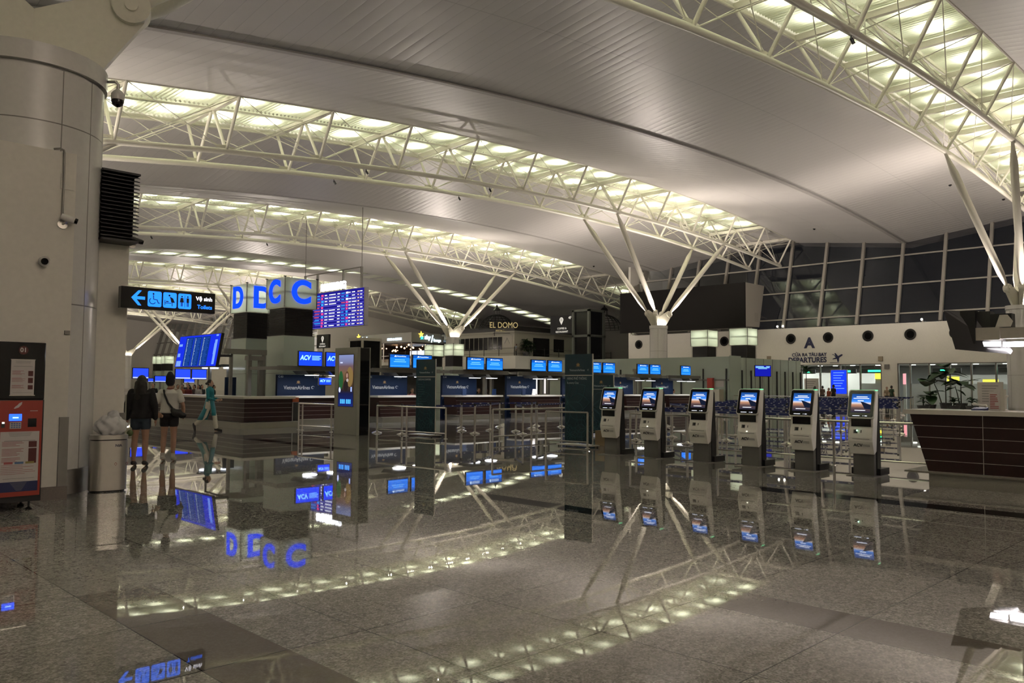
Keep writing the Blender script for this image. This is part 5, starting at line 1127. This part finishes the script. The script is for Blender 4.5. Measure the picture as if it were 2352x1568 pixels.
# sky lounge
lo = thing('sky_lounge', 'bar lounge under a grey fascia lettered sky lounge', 'lounge', (78, 100.3, 0)); LG = mat('fascia_grey', (.30, .29, .25), .5)
MB().box(0, 26, 0, .3, 8.2, 9.72).box(0, .3, .3, 15.4, 8.2, 9.72).build('fascia', LG, lo); MB().box(.3, 26, .3, 15.4, 8.0, 8.2).build('soffit', mat('soffit_dark', (.03, .02, .015), .4), lo)
MB().box(0, 26, 0, 15.4, 4.6, 5.1).build('terrace_slab', WHITE, lo); MB().box(8, 8.2, 0, 15.4, 5.1, 8).box(0.4, 26, 15.2, 15.4, 5.1, 8).build('back_wall', mat('lounge_brown', (.05, .03, .02), .5), lo)
MB().box(5.0, 5.8, 3, 11, 5.1, 6.3).build('bar', mat('lounge_brown', (.05, .03, .02), .5), lo); MB().box(7.9, 8.0, 5, 10.5, 6.2, 7.3).build('lit_shelf', emis('bar_glow', (.75, .85, 1), 1.6), lo)
BUL = emis('warm_bulb', (1, .55, .28), 5); random.seed(5)
for i in range(22):
    MB().ball((random.uniform(.8, 5), random.uniform(.6, 11), random.uniform(7.1, 7.9)), random.uniform(.07, .16), 8).build('pendant', BUL, lo)
for y in (.15, 7.5, 15.2): MB().tube((.15, y, 5.1), (.15, y, 8.2), .10, n=10).build('pillar', STEEL, lo)
for i in range(12): MB().tube((.05, i*1.4, 5.1), (.05, i*1.4, 6.1), .03, n=5).build('rail_post', DARK, lo)
MB().box(0, .06, 0, 15.4, 6.05, 6.12).build('rail', STEEL, lo)
SKW = emis('sky_white', (.65, .85, 1), 3); SKY = emis('sky_yellow', (1, .7, .08), 2); SKT = emis('sky_teal', (.05, .6, .55), 2)
for (lx, ly, rz_) in ((3.8, -.05, 0), (-.05, 12.5, -PI/2)):
    e_ = thing('lounge_sign', 'lit sky lounge lettering with a yellow and teal star on the %s fascia' % ('right' if rz_ == 0 else 'left'), 'sign', (78+lx, 100.3+ly, 9.0), rz_)
    text('sky', .95, SKW, e_, (-.6, 0, .05), ext=.04, bold=.02); text('lounge', .62, SKW, e_, (1.4, 0, -.35), ext=.04, bold=.02, sx=.9); MB().prism([(.15, -.7), (.28, -.7), (.55, .45), (.42, .45)], 'y', -.05, .05).build('slash', SKW, e_)
    for m_, dx, dz, s_ in ((SKY, -1.9, .45, .55), (SKT, -1.75, .0, .42)): MB().prism([(dx+s_*(1 if i % 2 == 0 else .42)*math.cos(PI*i/5+.4), dz+s_*(1 if i % 2 == 0 else .42)*math.sin(PI*i/5+.4)) for i in range(10)], 'y', -.05, .05).build('star', m_, e_)
e_ = thing('lounge_sign', 'small lit coffee lettering on the left fascia of the lounge', 'sign', (77.95, 104.7, 8.75), -PI/2); text('FOOD & COFFEE', .5, SKW, e_, (0, 0, 0), ext=.04, bold=.03)
light('lounge_lamp', 'AREA', (82, 106, 7.9), 60, (1, .7, .4), None, 4, aim=(0, 0, -1))
# bright shops under the balcony
for i, (u0, u1, vt, m_, lab) in enumerate(((1190, 1232, 868, emis('shop_white', (.9, .88, .85), 1.1), 'bright white shop front below the balcony, left'), (1240, 1282, 866, emis('shop_white2', (.85, .80, .76), 1.0), 'bright white shop front below the balcony, middle'))):
    a, b = at(u0, vt, x=80), at(u1, vt, x=80)
    t = thing('shop_front', lab, 'shop', (80, a.y, 0), -PI/2); MB().box(0, a.y-b.y, 0, .2, 0, a.z).build('lit_window', m_, t); MB().box(-.1, a.y-b.y+.1, -.05, .25, a.z, a.z+.35).build('header', STONE, t)
    m = MB(); 
    for j in range(5): m.box((a.y-b.y)*j/5, (a.y-b.y)*j/5+.08, -.03, 0, .4, a.z)
    m.build('mullions', SATIN, t)
shp = at(1186, 885, x=74); t = thing('phone_booth', 'green topped lit booth left of the bright shop', 'booth', (74, shp.y, 0), -PI/2); MB().box(-.8, .8, 0, .8, 0, 1.9).build('body', PAPER, t); MB().box(-.8, .8, -.05, .8, 1.9, 2.2).build('header', emis('booth_green', (.05, .8, .5), 1.6), t)
# ================================================================ people
TS = bpy.data.scenes.new('workbench')
def ball(mb, c, rx, ry, rz, n=14):
    o = len(mb.v)
    for i in range(n+1):
        t = PI*i/n; q = max(.001, math.sin(t))
        for k in range(n): a = 2*PI*k/n; mb.v.append((c[0]+rx*q*math.cos(a), c[1]+ry*q*math.sin(a), c[2]-rz*math.cos(t)))
    for i in range(n):
        for k in range(n): p, q = o+i*n+k, o+i*n+(k+1) % n; mb.f.append((p, q, q+n, p+n))
    mb.f.append(tuple(o+k for k in range(n))[::-1]); mb.f.append(tuple(o+n*n+k for k in range(n)))
def limb(mb, pts, rs):
    mb.path(pts, rs, 14)
    for p, r in zip(pts, rs): ball(mb, p, r, r, r, 12)
def loft(mb, rings, n=24, xo=0.0):   # rings: (z, rx, ry, y)
    o = len(mb.v)
    for z, rx, ry, y in rings:
        for k in range(n): a = 2*PI*k/n; mb.v.append((xo+rx*math.cos(a), y+ry*math.sin(a), z))
    for i in range(len(rings)-1):
        for k in range(n): p, q = o+i*n+k, o+i*n+(k+1) % n; mb.f.append((p, q, q+n, p+n))
    mb.f.append(tuple(o+k for k in range(n))[::-1]); mb.f.append(tuple(o+(len(rings)-1)*n+k for k in range(n)))
def fuse(name, mb, m, parent, vox, smooth=6, s=1.0):
    """melt overlapping closed shapes into one continuous skin"""
    me = bpy.data.meshes.new(name); me.from_pydata([(v[0]*s, v[1]*s, v[2]*s) for v in mb.v], [], mb.f); me.materials.append(m)
    o = bpy.data.objects.new(name, me); TS.collection.objects.link(o)
    r = o.modifiers.new('R', 'REMESH'); r.mode = 'VOXEL'; r.voxel_size = vox; r.use_smooth_shade = True
    q = o.modifiers.new('S', 'SMOOTH'); q.iterations = smooth; q.factor = .5
    TS.view_layers[0].update(); me2 = bpy.data.meshes.new_from_object(o.evaluated_get(TS.view_layers[0].depsgraph)); me2.name = name
    bpy.data.objects.remove(o)
    if not me2.materials: me2.materials.append(m)
    for p in me2.polygons: p.use_smooth = True
    return link(name, me2, parent)
J0 = dict(hd=(0, -.005, 1.525), sh=(.158, .005, 1.325), el=(.205, .02, 1.07), wr=(.205, -.05, .85), pa=(.205, -.07, .785),
          hi=(.078, 0, .85), kn=(.085, -.012, .47), an=(.088, .02, .085), he=(.088, .035, .045), to=(.094, -.13, .03))
TORSO = [(.80, .120, .088, .005), (.86, .152, .108, .01), (.93, .148, .106, .01), (1.0, .122, .090, .0), (1.06, .110, .082, -.002), (1.15, .124, .090, -.004), (1.24, .142, .098, -.002), (1.31, .148, .084, .004), (1.355, .110, .066, .006), (1.385, .056, .052, .006), (1.45, .047, .050, .0)]
def person(label, loc, rz, H=1.6, top=(.05, .05, .05), bottom=(.02, .02, .03), hair='short', sleeve='short', legs='long', shoes=(.03, .03, .03), pose=None, sub=1, sit=False, chair=True, extras=None, haircol=None, skinm=None, loose=0.0, hem=.90):
    s = H/1.63; t = thing('person', label, 'person', loc, rz); J = {}
    for k, v in J0.items():
        if k == 'hd': J[k] = v
        else: J[k+'L'] = v; J[k+'R'] = (-v[0], v[1], v[2])
    J.update({k: v for k, v in (pose or {}).items()}); dz = 0
    if sit:
        dz = -.28
        for S in 'LR':
            sg = 1 if S == 'L' else -1
            J['hi'+S] = (.085*sg, 0, .60); J['kn'+S] = (.10*sg, -.42, .56); J['an'+S] = (.10*sg, -.40, .09); J['he'+S] = (.10*sg, -.385, .045); J['to'+S] = (.10*sg, -.55, .03)
            J['sh'+S] = (.158*sg, 0, 1.325+dz); J['el'+S] = (.20*sg, -.10, .80); J['wr'+S] = (.15*sg, -.32, .86); J['pa'+S] = (.13*sg, -.38, .87)
    V = {k: Vector(v) for k, v in J.items()}; V['hd'].z += dz if sit else 0
    near_ = sub > 1; vox = .0085 if near_ else .017
    B = MB(); loft(B, [(z+dz, a, b_, y) for z, a, b_, y in TORSO])
    h = V['hd']; ball(B, h, .074, .092, .108); ball(B, h+Vector((0, -.026, -.062)), .054, .062, .055); ball(B, h+Vector((0, -.096, -.012)), .013, .018, .022, 8)
    for x in (-1, 1): ball(B, h+Vector((.076*x, .008, -.005)), .014, .022, .032, 8)
    for S in 'LR':
        limb(B, [V['sh'+S], V['sh'+S].lerp(V['el'+S], .4), V['el'+S], V['el'+S].lerp(V['wr'+S], .35), V['wr'+S]], [.054, .045, .037, .038, .025])
        d = (V['pa'+S]-V['wr'+S]).normalized(); pa = V['pa'+S]; side = Vector((0, 1, 0)) if abs(d.z) > .6 else Vector((0, 0, 1)); side = (side-d*side.dot(d)).normalized(); nr = d.cross(side)*(1 if S == 'L' else -1)
        limb(B, [V['wr'+S], pa-side*.012, pa+side*.016, pa-side*.012], [.024, .024, .024, .022]); fr = .0095 if near_ else .013
        for o_, l in ((-.030, .060), (-.010, .072), (.011, .067), (.030, .052)):
            q = pa+side*o_+d*.018; limb(B, [q, q+d*l*.55+nr*.006, q+d*l*.95-nr*.012], [fr, fr*.95, fr*.85])
        q = pa-side*.030-d*.015; limb(B, [q, q-side*.022+d*.028, q-side*.026+d*.052], [fr*1.25, fr*1.1, fr*.9])
        kn, an, hi = V['kn'+S], V['an'+S], V['hi'+S]; back = Vector((0, 1, 0)) if not sit else Vector((0, .5, 0))
        limb(B, [hi, hi.lerp(kn, .45), kn, kn.lerp(an, .3)+back*.012, kn.lerp(an, .65)+back*.004, an], [.090, .074, .053, .056, .042, .034])
        limb(B, [V['he'+S], V['he'+S].lerp(V['to'+S], .6), V['to'+S]], [.036, .034, .028])
    sk = skinm or SKIN; fuse('body', B, sk, t, vox, 3 if near_ else 2, s)
    e = MB()
    for x in (-1, 1): ball(e, h+Vector((.030*x, -.086, .012)), .010, .006, .006, 6)
    e.v = [tuple(Vector(v)*s) for v in e.v]; e.build('eyes', BLACK, t, True)
    MB().box(-.022*s, .022*s, (h.y-.094)*s, (h.y-.08)*s, (h.z-.060)*s, (h.z-.052)*s).build('mouth', mat('lip', (.25, .08, .07), .5), t)
    tm = mat('cloth_%.2f_%.2f_%.2f' % top, top, .85); C = MB(); g = .014+loose
    loft(C, [(hem+dz, .152+g, .108+g, .008)]+[(z+dz, max(a+g, (.128+g) if loose > .01 else 0), max(b_+g, (.098+g) if loose > .01 else 0), y) for z, a, b_, y in TORSO if hem < z < 1.34]+[(1.365+dz, .098, .070, .006), (1.395+dz, .062, .058, .006)])
    for S in 'LR':
        a, b_, c = V['sh'+S], V['el'+S], V['wr'+S]
        if sleeve == 'long': limb(C, [a, b_, c], [.060+loose*.6, .048+loose*.6, .034+loose*.4])
        else: limb(C, [a, a.lerp(b_, .35), a.lerp(b_, .62)], [.058+loose*.3, .055+loose*.35, .056+loose*.4])
    fuse('top', C, tm, t, .012 if near_ else .019, 3, s)
    C = MB(); bm = mat('cloth_%.2f_%.2f_%.2f' % bottom, bottom, .85); loft(C, [(z+dz, a+.012, b_+.012, y) for z, a, b_, y in TORSO if .79 < z < 1.01])
    for S in 'LR':
        hi, kn, an = V['hi'+S], V['kn'+S], V['an'+S]
        if legs == 'short': limb(C, [hi, hi.lerp(kn, .20), hi.lerp(kn, .34)], [.098, .095, .094])
        else: limb(C, [hi, kn, kn.lerp(an, .9)], [.100, .074, .066])
    fuse('shorts' if legs == 'short' else 'trousers', C, bm, t, .012 if near_ else .019, 3, s)
    sm = mat('shoe_%.2f_%.2f_%.2f' % shoes, shoes, .6)
    for S in 'LR':
        C = MB(); a, b_ = V['he'+S], V['to'+S]; limb(C, [a+Vector((0, 0, .012)), a.lerp(b_, .5)+Vector((0, 0, .008)), b_], [.044, .043, .034]); fuse('shoe', C, sm, t, .012, 3, s)
    hm = HAIR if haircol is None else mat('hair_%.3f' % haircol[0], haircol, .8); C = MB(); hp_ = h+Vector((0, .022, .018)); ball(C, hp_, .088, .092, .108)
    if hair == 'long':
        ball(C, hp_+Vector((0, .035, -.07)), .102, .085, .12); ball(C, hp_+Vector((.0, .060, -.18)), .112, .070, .13); ball(C, hp_+Vector((.02, .072, -.28)), .095, .055, .12); ball(C, hp_+Vector((-.05, .06, -.24)), .07, .055, .12)
        for i in range(12): a = i*PI/11; ball(C, hp_+Vector((.095*math.cos(a), .055+.05*math.sin(a), -.12-.06*math.sin(i*2.3))), .026, .026, .06, 6)
    elif hair == 'bun': ball(C, hp_+Vector((0, .105, -.03)), .044, .044, .044)
    elif hair == 'up': ball(C, hp_+Vector((0, .02, .07)), .082, .082, .095); ball(C, hp_+Vector((0, .03, .13)), .055, .058, .06)
    else: ball(C, hp_+Vector((0, .03, -.05)), .078, .07, .075)
    fuse('hair', C, hm, t, .013 if near_ else .019, 3, s)
    N = {k: (v.x*s, v.y*s, v.z*s) for k, v in V.items()}
    if extras: extras(t, N, s)
    if sit and chair:
        c = thing('office_chair', 'dark office chair under the ' + ' '.join(label.replace('seated person', 'staff').split()[:10]), 'chair', loc, rz)
        bev(MB().box(-.22, .22, -.22, .24, .43, .475).build('seat', DARK, c), .02); MB().box(-.2, .2, .24, .28, .55, 1.0).build('backrest', DARK, c); MB().box(-.03, .03, .2, .30, .43, .6).build('back_support', DARK, c); MB().tube((0, 0, .05), (0, 0, .43), .03, n=8).build('stem', STEEL, c)
        MB().box(-.28, .28, -.03, .03, 0, .05).box(-.03, .03, -.28, .28, 0, .05).build('base', STEEL, c)
    return t
# the two women walking away and the attendant in teal
def ex_black(t, N, s):
    MB().box(.222, .246, .10, .112, .62, 1.28).build('bag_strap', mat('strap_pale', (.34, .33, .27), .6), t)
    o = bev(MB().box(-.14, .14, -.045, .045, -.10, .10).build('shoulder_bag', mat('bag_cream', (.42, .40, .30), .7), t), .03, 3); o.location = (.26, .10, .60)
    MB().ball((.14, .14, .60), .055, 10).build('bag_charm', mat('charm_green', (.10, .13, .05), .8), t, True)
p = at(320, 1070, z=0)
RZ = math.radians(146)
person('person in black jacket and denim shorts walking away, pale bag at hip', (p.x, p.y, 0), RZ, 1.62, (.012, .011, .012), (.035, .05, .07), 'long', 'long', 'short', (.03, .025, .025),
       pose=dict(elL=(.235, .03, 1.08), wrL=(.24, -.03, .87), paL=(.24, -.05, .80), elR=(-.235, .03, 1.08), wrR=(-.24, -.03, .87), paR=(-.24, -.05, .80), knL=(.10, -.03, .47), anL=(.115, -.04, .09), heL=(.115, -.03, .045), toL=(.12, -.19, .028), knR=(-.09, 0, .47), anR=(-.10, .07, .10), heR=(-.10, .095, .055), toR=(-.105, -.07, .028)), sub=2, extras=ex_black, loose=.028, hem=.86)
def ex_white(t, N, s):
    MB().lathe([(.060*s, 1.375*s), (.066*s, 1.39*s), (.058*s, 1.405*s), (.052*s, 1.40*s)], 24, (0, .006, 0)).build('collar_band', mat('collar_red', (.20, .03, .03), .8), t, True)
    MB().path([(.10*s, .075*s, 1.37*s), (.07*s, .125*s, 1.28*s), (.0, .145*s, 1.12*s), (-.10*s, .155*s, 1.0*s), (-.16*s, .15*s, .95*s)], .019, 8).build('bag_strap', BLACK, t, True)
    C = MB(); ball(C, (-.17, .17, .93), .105, .06, .075); ball(C, (-.26, .15, .885), .085, .05, .06); ball(C, (-.10, .17, .98), .05, .04, .05); fuse('shoulder_bag', C, mat('bag_black', (.018, .018, .017), .5), t, .014, 4, s)
    for S in 'LR': a = Vector(N['an'+S]); MB().tube(a+Vector((0, 0, -.03)), a+Vector((0, 0, .065)), .041, .043, 14).build('sock', mat('sock_white', (.55, .52, .47), .9), t, True)
p = at(386, 1058, z=0)
person('person in loose white shirt and black shorts walking away, black shoulder bag', (p.x, p.y, 0), RZ, 1.62, (.60, .58, .54), (.010, .010, .011), 'up', 'short', 'short', (.50, .47, .42),
       pose=dict(elL=(.26, .06, 1.07), wrL=(.20, .10, .93), paL=(.16, .115, .90), elR=(-.25, .03, 1.08), wrR=(-.25, -.06, .90), paR=(-.24, -.10, .86), knL=(.09, .0, .47),  anL=(.09, .07, .10), heL=(.09, .10, .06), toL=(.09, -.08, .028)), sub=2, extras=ex_white, haircol=(.008, .008, .016), loose=.024, hem=.92)
def ex_ao(t, N, s):
    TE_ = mat('silk_teal', (.010, .17, .21), .5)
    # front and back panels of the long tunic
    for nm, pts in (('back_panel', [(.0, 1.04, .118), (.0, .90, .15), (.04, .70, .17), (.12, .50, .20), (.17, .36, .22)]), ('front_panel', [(-.0, 1.04, -.10), (-.0, .90, -.135), (-.03, .75, -.14), (-.05, .62, -.14), (-.06, .50, -.13)])):
        mb = MB(); n = 12
        for i, (y, z, d_) in enumerate(pts):
            for k in range(n+1):
                am = 1.7 if nm[0] == 'b' else 1.0; a = -am+2*am*k/n; w_ = .150+.008*i; mb.v.append((w_*math.sin(a)*s, (y+d_*math.cos(a))*s, z*s))
        for i in range(len(pts)-1):
            for k in range(n): a = i*(n+1)+k; mb.f.append((a, a+1, a+n+2, a+n+1))
        o = mb.build(nm, TE_, t, True); sd = o.modifiers.new('Solid', 'SOLIDIFY'); sd.thickness = .008
    MB().lathe([(.062*s, 1.38*s), (.054*s, 1.43*s), (.050*s, 1.43*s)], 24, (0, .004, 0)).build('stand_collar', TE_, t, True)
p = at(480, 990, z=0)
person('person in long teal tunic dress and white trousers striding right', (p.x, p.y, 0), math.radians(42), 1.60, (.010, .17, .21), (.60, .56, .48), 'bun', 'long', 'long', (.015, .013, .013), hem=.97,
       pose=dict(elL=(.20, -.02, 1.06), wrL=(.13, -.22, 1.02), paL=(.10, -.29, 1.01), elR=(-.20, -.02, 1.06), wrR=(-.14, -.22, 1.0), paR=(-.11, -.29, 1.0),
                 hiL=(.08, .0, .85), knL=(.07, -.14, .48),  anL=(.07, -.20, .09), heL=(.07, -.18, .045), toL=(.07, -.37, .028),
                 hiR=(-.08, 0, .85), knR=(-.07, .12, .48),  anR=(-.07, .42, .22), heR=(-.07, .47, .21), toR=(-.07, .43, .03)), sub=2, extras=ex_ao, skinm=mat('skin_light', (.50, .30, .21), .5))
# queueing people behind the end desk, left
for u, vt, y, col, hr, lab in ((352, 880, 37.5, (.02, .02, .02), 'short', 'person in black standing in the left crowd beside the black haired walker'), (397, 888, 38.6, (.30, .22, .18), 'long', 'long haired person in beige in the left crowd right of the white shirt'),
                               (409, 886, 37.8, (.20, .05, .03), 'short', 'person in rust orange top in the left crowd'), (419, 884, 38.8, (.30, .10, .06), 'short', 'person in salmon orange top in the left crowd, middle'), (431, 878, 40.0, (.02, .02, .025), 'short', 'tall person in dark cap at the back of the left crowd'),
                               (433, 887, 37.6, (.14, .02, .02), 'long', 'person in dark red top in the left crowd'), (446, 889, 38.4, (.05, .03, .03), 'short', 'person in dark brown top in the left crowd'), (456, 888, 37.6, (.45, .42, .40), 'long', 'long haired person in white in the left crowd'),
                               (464, 886, 38.8, (.03, .03, .035), 'long', 'long haired person in dark top just left of the teal tunic'), (491, 888, 37.0, (.02, .02, .02), 'short', 'person in black just right of the teal tunic')):
    q = at(u, vt, y=y); person(lab, (q.x, q.y, 0), random.uniform(-1.5, 1.0), max(1.42, min(1.74, q.z)), col, (.03, .03, .04), hr, 'short', 'long')
# staff seated at desks
for u, y, col, lab, sl in ((947, 28.6, (.55, .25, .28), 'seated person in pink behind the desk left of the slim teal banner', 'short'), (1100, 29.0, (.03, .04, .05), 'seated dark haired person behind the desk right of board C-05', 'long'),
                           (1116, 29.4, (.20, .16, .10), 'seated person in tan behind the third desk, beside the green booth', 'short'), (1130, 28.9, (.03, .03, .04), 'seated person in black leaning over the third desk', 'long'),
                           (1225, 28.6, (.05, .05, .06), 'seated person in dark clothes at the desk right of board C-07', 'long'), (1246, 29.2, (.50, .45, .36), 'seated long haired person in cream behind the fourth desk', 'short'),
                           (1447, 27.6, (.010, .16, .18), 'seated person in teal uniform behind the first two kiosks', 'long'), (1547, 28.0, (.55, .53, .50), 'seated person in white shirt and dark tie between two kiosks', 'short')):
    q = at(u, 895, y=y); person(lab, (q.x, q.y, 0), random.uniform(-.5, .6), 1.62, col, (.02, .02, .03), 'long' if 'haired' in lab or 'pink' in lab else 'short', sl, 'long', sit=True)
for u, x, z, H, rz, col, bot, hr, lab in ((1872, 62, 0, 1.62, 1, (.40, .30, .26), (.1, .1, .1), 'long', 'person in pale patterned top queueing left at the departures door'), (1889, 62.5, 0, 1.66, 2.6, (.12, .08, .06), (.05, .05, .06), 'short', 'person with brown backpack queueing at the departures door'),
                                     (1903, 61.5, 0, 1.5, -2, (.32, .07, .03), (.04, .04, .05), 'short', 'person in orange red top queueing at the departures door'), (1914, 61.5, 0, 1.75, 2.8, (.012, .012, .014), (.012, .012, .014), 'short', 'person in black suit seen from behind at the departures door'),
                                     (2037, 68, 0, 1.62, -1.2, (.30, .22, .15), (.06, .06, .05), 'short', 'person in khaki before the white pillar, left of the capped one'), (2048, 67.3, 0, 1.72, 1.2, (.03, .06, .03), (.03, .05, .03), 'short', 'person in dark green uniform and cap before the white pillar'),
                                     (1185, 83.3, 5.8, 1.72, -2.2, (.28, .33, .42), (.03, .03, .03), 'short', 'person in pale blue shirt standing on the balcony by the plant')):
    q = at(u, 888, x=x); person(lab, (q.x, q.y, z), rz, H, col, bot, hr, 'short', 'long')
# ================================================================ plants
def leafmesh(mb, base, d, L, W_, droop=.3):
    d = Vector(d).normalized(); side = d.cross(Vector((0, 0, 1))); side = side.normalized() if side.length > .01 else Vector((1, 0, 0)); n = 6; o = len(mb.v)
    for i in range(n+1):
        t = i/n; c = Vector(base)+d*L*t+Vector((0, 0, -droop*L*t*t)); w_ = W_*math.sin(PI*min(1, t*.92+.06))**.7*.5
        mb.v += [tuple(c-side*w_+Vector((0, 0, w_*.15))), tuple(c), tuple(c+side*w_+Vector((0, 0, w_*.15)))]
    for i in range(n):
        a = o+3*i; mb.f += [(a, a+1, a+4, a+3), (a+1, a+2, a+5, a+4)]
def plant(label, x, y, z0, stems, pot=(.35, .45), group=None, stemc=None):
    t = thing('potted_plant', label, 'plant', (x, y, z0)); r, h = pot
    MB().lathe([(r*.7, 0), (r, h), (r*.9, h), (r*.85, h-.05), (.001, h-.05)], 20).build('pot', SOIL, t, True)
    st = MB(); lf_ = MB()
    for sx, sy, hh, nl, L, W_, spread in stems:
        st.path([(sx*.3, sy*.3, h-.1), (sx*.6, sy*.6, h+(hh-h)*.5), (sx, sy, hh)], [.04, .03, .02], 6)
        for k in range(nl):
            a = 2.4*k+random.random(); zz = hh-spread*random.random(); el = random.uniform(-.1, .7); leafmesh(lf_, (sx, sy, zz), (math.cos(a), math.sin(a), el), L*random.uniform(.75, 1.1), W_*random.uniform(.8, 1.1), random.uniform(.15, .5))
    st.build('stems', mat('bark', (.05, .04, .03), .8), t); lf_.build('foliage', LEAF, t, True); return t
def px_(u, x): q = at(u, 890, x=x); return q.x, q.y
x, y = px_(2172, 60); plant('tall fiddle leaf plant with big round leaves at the right glass wall', x, y, 0, [(0, 0, 3.1, 10, 1.35, .95, .9), (.1, .9, 2.2, 4, 1.2, 1.2, .3)], (.4, .55))
x, y = px_(2207, 60); plant('leaning broad leaf plant right of the tallest plant', x, y, 0, [(0, 0, 2.0, 12, 1.45, .62, .5), (-.2, .3, 1.7, 4, .8, .4, .3)], (.4, .55))
x, y = px_(2137, 58); plant('low broad leaf plant left of the tallest plant', x, y, 0, [(0, 0, 1.35, 10, 1.0, .65, .5)], (.35, .45))
for u, xx, hh, lab in ((2120, 57, .95, 'bushy low plant at the left foot of the glass wall plants'), (2190, 58, .9, 'bushy low plant between the two tall plants'), (2232, 59, .95, 'bushy low plant right of the leaning plant')):
    x, y = px_(u, xx); plant(lab, x, y, 0, [(0, 0, hh, 26, .5, .2, .4)], (.4, .4))
for u, xx, hh, lab in ((1715, 52, 1.65, 'dark leafy bush plant right of the fourth kiosk, leftmost'), (1748, 52, 1.75, 'dark leafy bush plant right of the fourth kiosk, middle'), (1782, 53, 1.85, 'dark leafy bush plant left of the fifth kiosk'), (1810, 54, 1.5, 'dark leafy bush plant behind the fifth kiosk')):
    x, y = px_(u, xx); plant(lab, x, y, 0, [(0, 0, hh, 34, .75, .30, 1.0), (.4, .3, hh*.85, 22, .6, .25, .7)], (.4, .45))
x, y = px_(1852, 69); plant('tall palm like plant at the left end of the departures glass', x, y, 0, [(0, 0, 3.3, 22, 1.5, .35, .5)], (.4, .5))
plant('tall bushy green plant on the balcony beside the standing person', 85.3, 82.4, 5.8, [(0, 0, 2.5, 150, 1.0, .26, 1.6), (.6, -.4, 2.2, 110, .9, .24, 1.4)], (.5, .6))
q = at(740, 800, x=56); plant('small hanging green plant above the ACV monitor', 61.0, 92.0, 0, [(0, 0, 4.9, 40, 1.2, .25, .8)], (.4, .5))
# ================================================================ truss and ceiling fittings
def chordpt(r, side, x): return Vector((x, ROWS[r]+side*CW, zbot(x)-.15))
def on_chord(u, r, side):
    best = min((abs((lambda P: 1176+FPX*(P.dot(RX))/(P.dot(_F)))(chordpt(r, side, xx*.25)-EYE)-u), xx*.25) for xx in range(20, 320))
    return chordpt(r, side, best[1])
for u, r, side, lab in ((1709, 0, -1, 'small black spotlight clamped to the nearest truss, left one'), (1957, 0, -1, 'small black spotlight clamped to the nearest truss near the strut'), (769, 1, 1, 'small white and black camera under the second truss, left of the ceiling shadow'), (838, 1, -1, 'small black spotlight under the second truss upper chord, leftmost'),
                        (1122, 1, -1, 'small black spotlight under the second truss, middle'), (1051, 1, 1, 'small black spotlight under the lower chord of the second truss'), (345, 2, 1, 'small white fitting under the third truss near the louvre'), (612, 2, 1, 'small black spotlight under the third truss, right of the letter D')):
    q = on_chord(u, r, side); t = thing('clamped_spotlight', lab, 'spotlight', q)
    MB().tube((0, 0, .3), (0, 0, -.12), .02, n=8).build('clamp', BLACK, t); MB().tube((0, 0, -.10), (.10, -.06, -.30), .06, n=12).build('head', BLACK, t)
for x, y, lab in ((67, 19.5, 'tiny black sensor on the ceiling right of the gutter, upper'), (74, 17.6, 'tiny black sensor on the ceiling near the right strut'), (73.5, 33.2, 'tiny black sensor on the ceiling above the truss end'), (76, 62, 'tiny black sensor on the far ceiling left of the dark screen')):
    z = ztop(x)-1.4*(1-abs(y-27.2)/10.8 if y < 50 else .6); t = thing('ceiling_sensor', lab, 'sensor', (x, y, z)); MB().lathe([(.12, .05), (.12, -.03), (.06, -.10), (.0001, -.11)], 14).build('body', BLACK, t)

for o_ in list(TS.collection.objects): bpy.data.objects.remove(o_)
bpy.data.scenes.remove(TS)
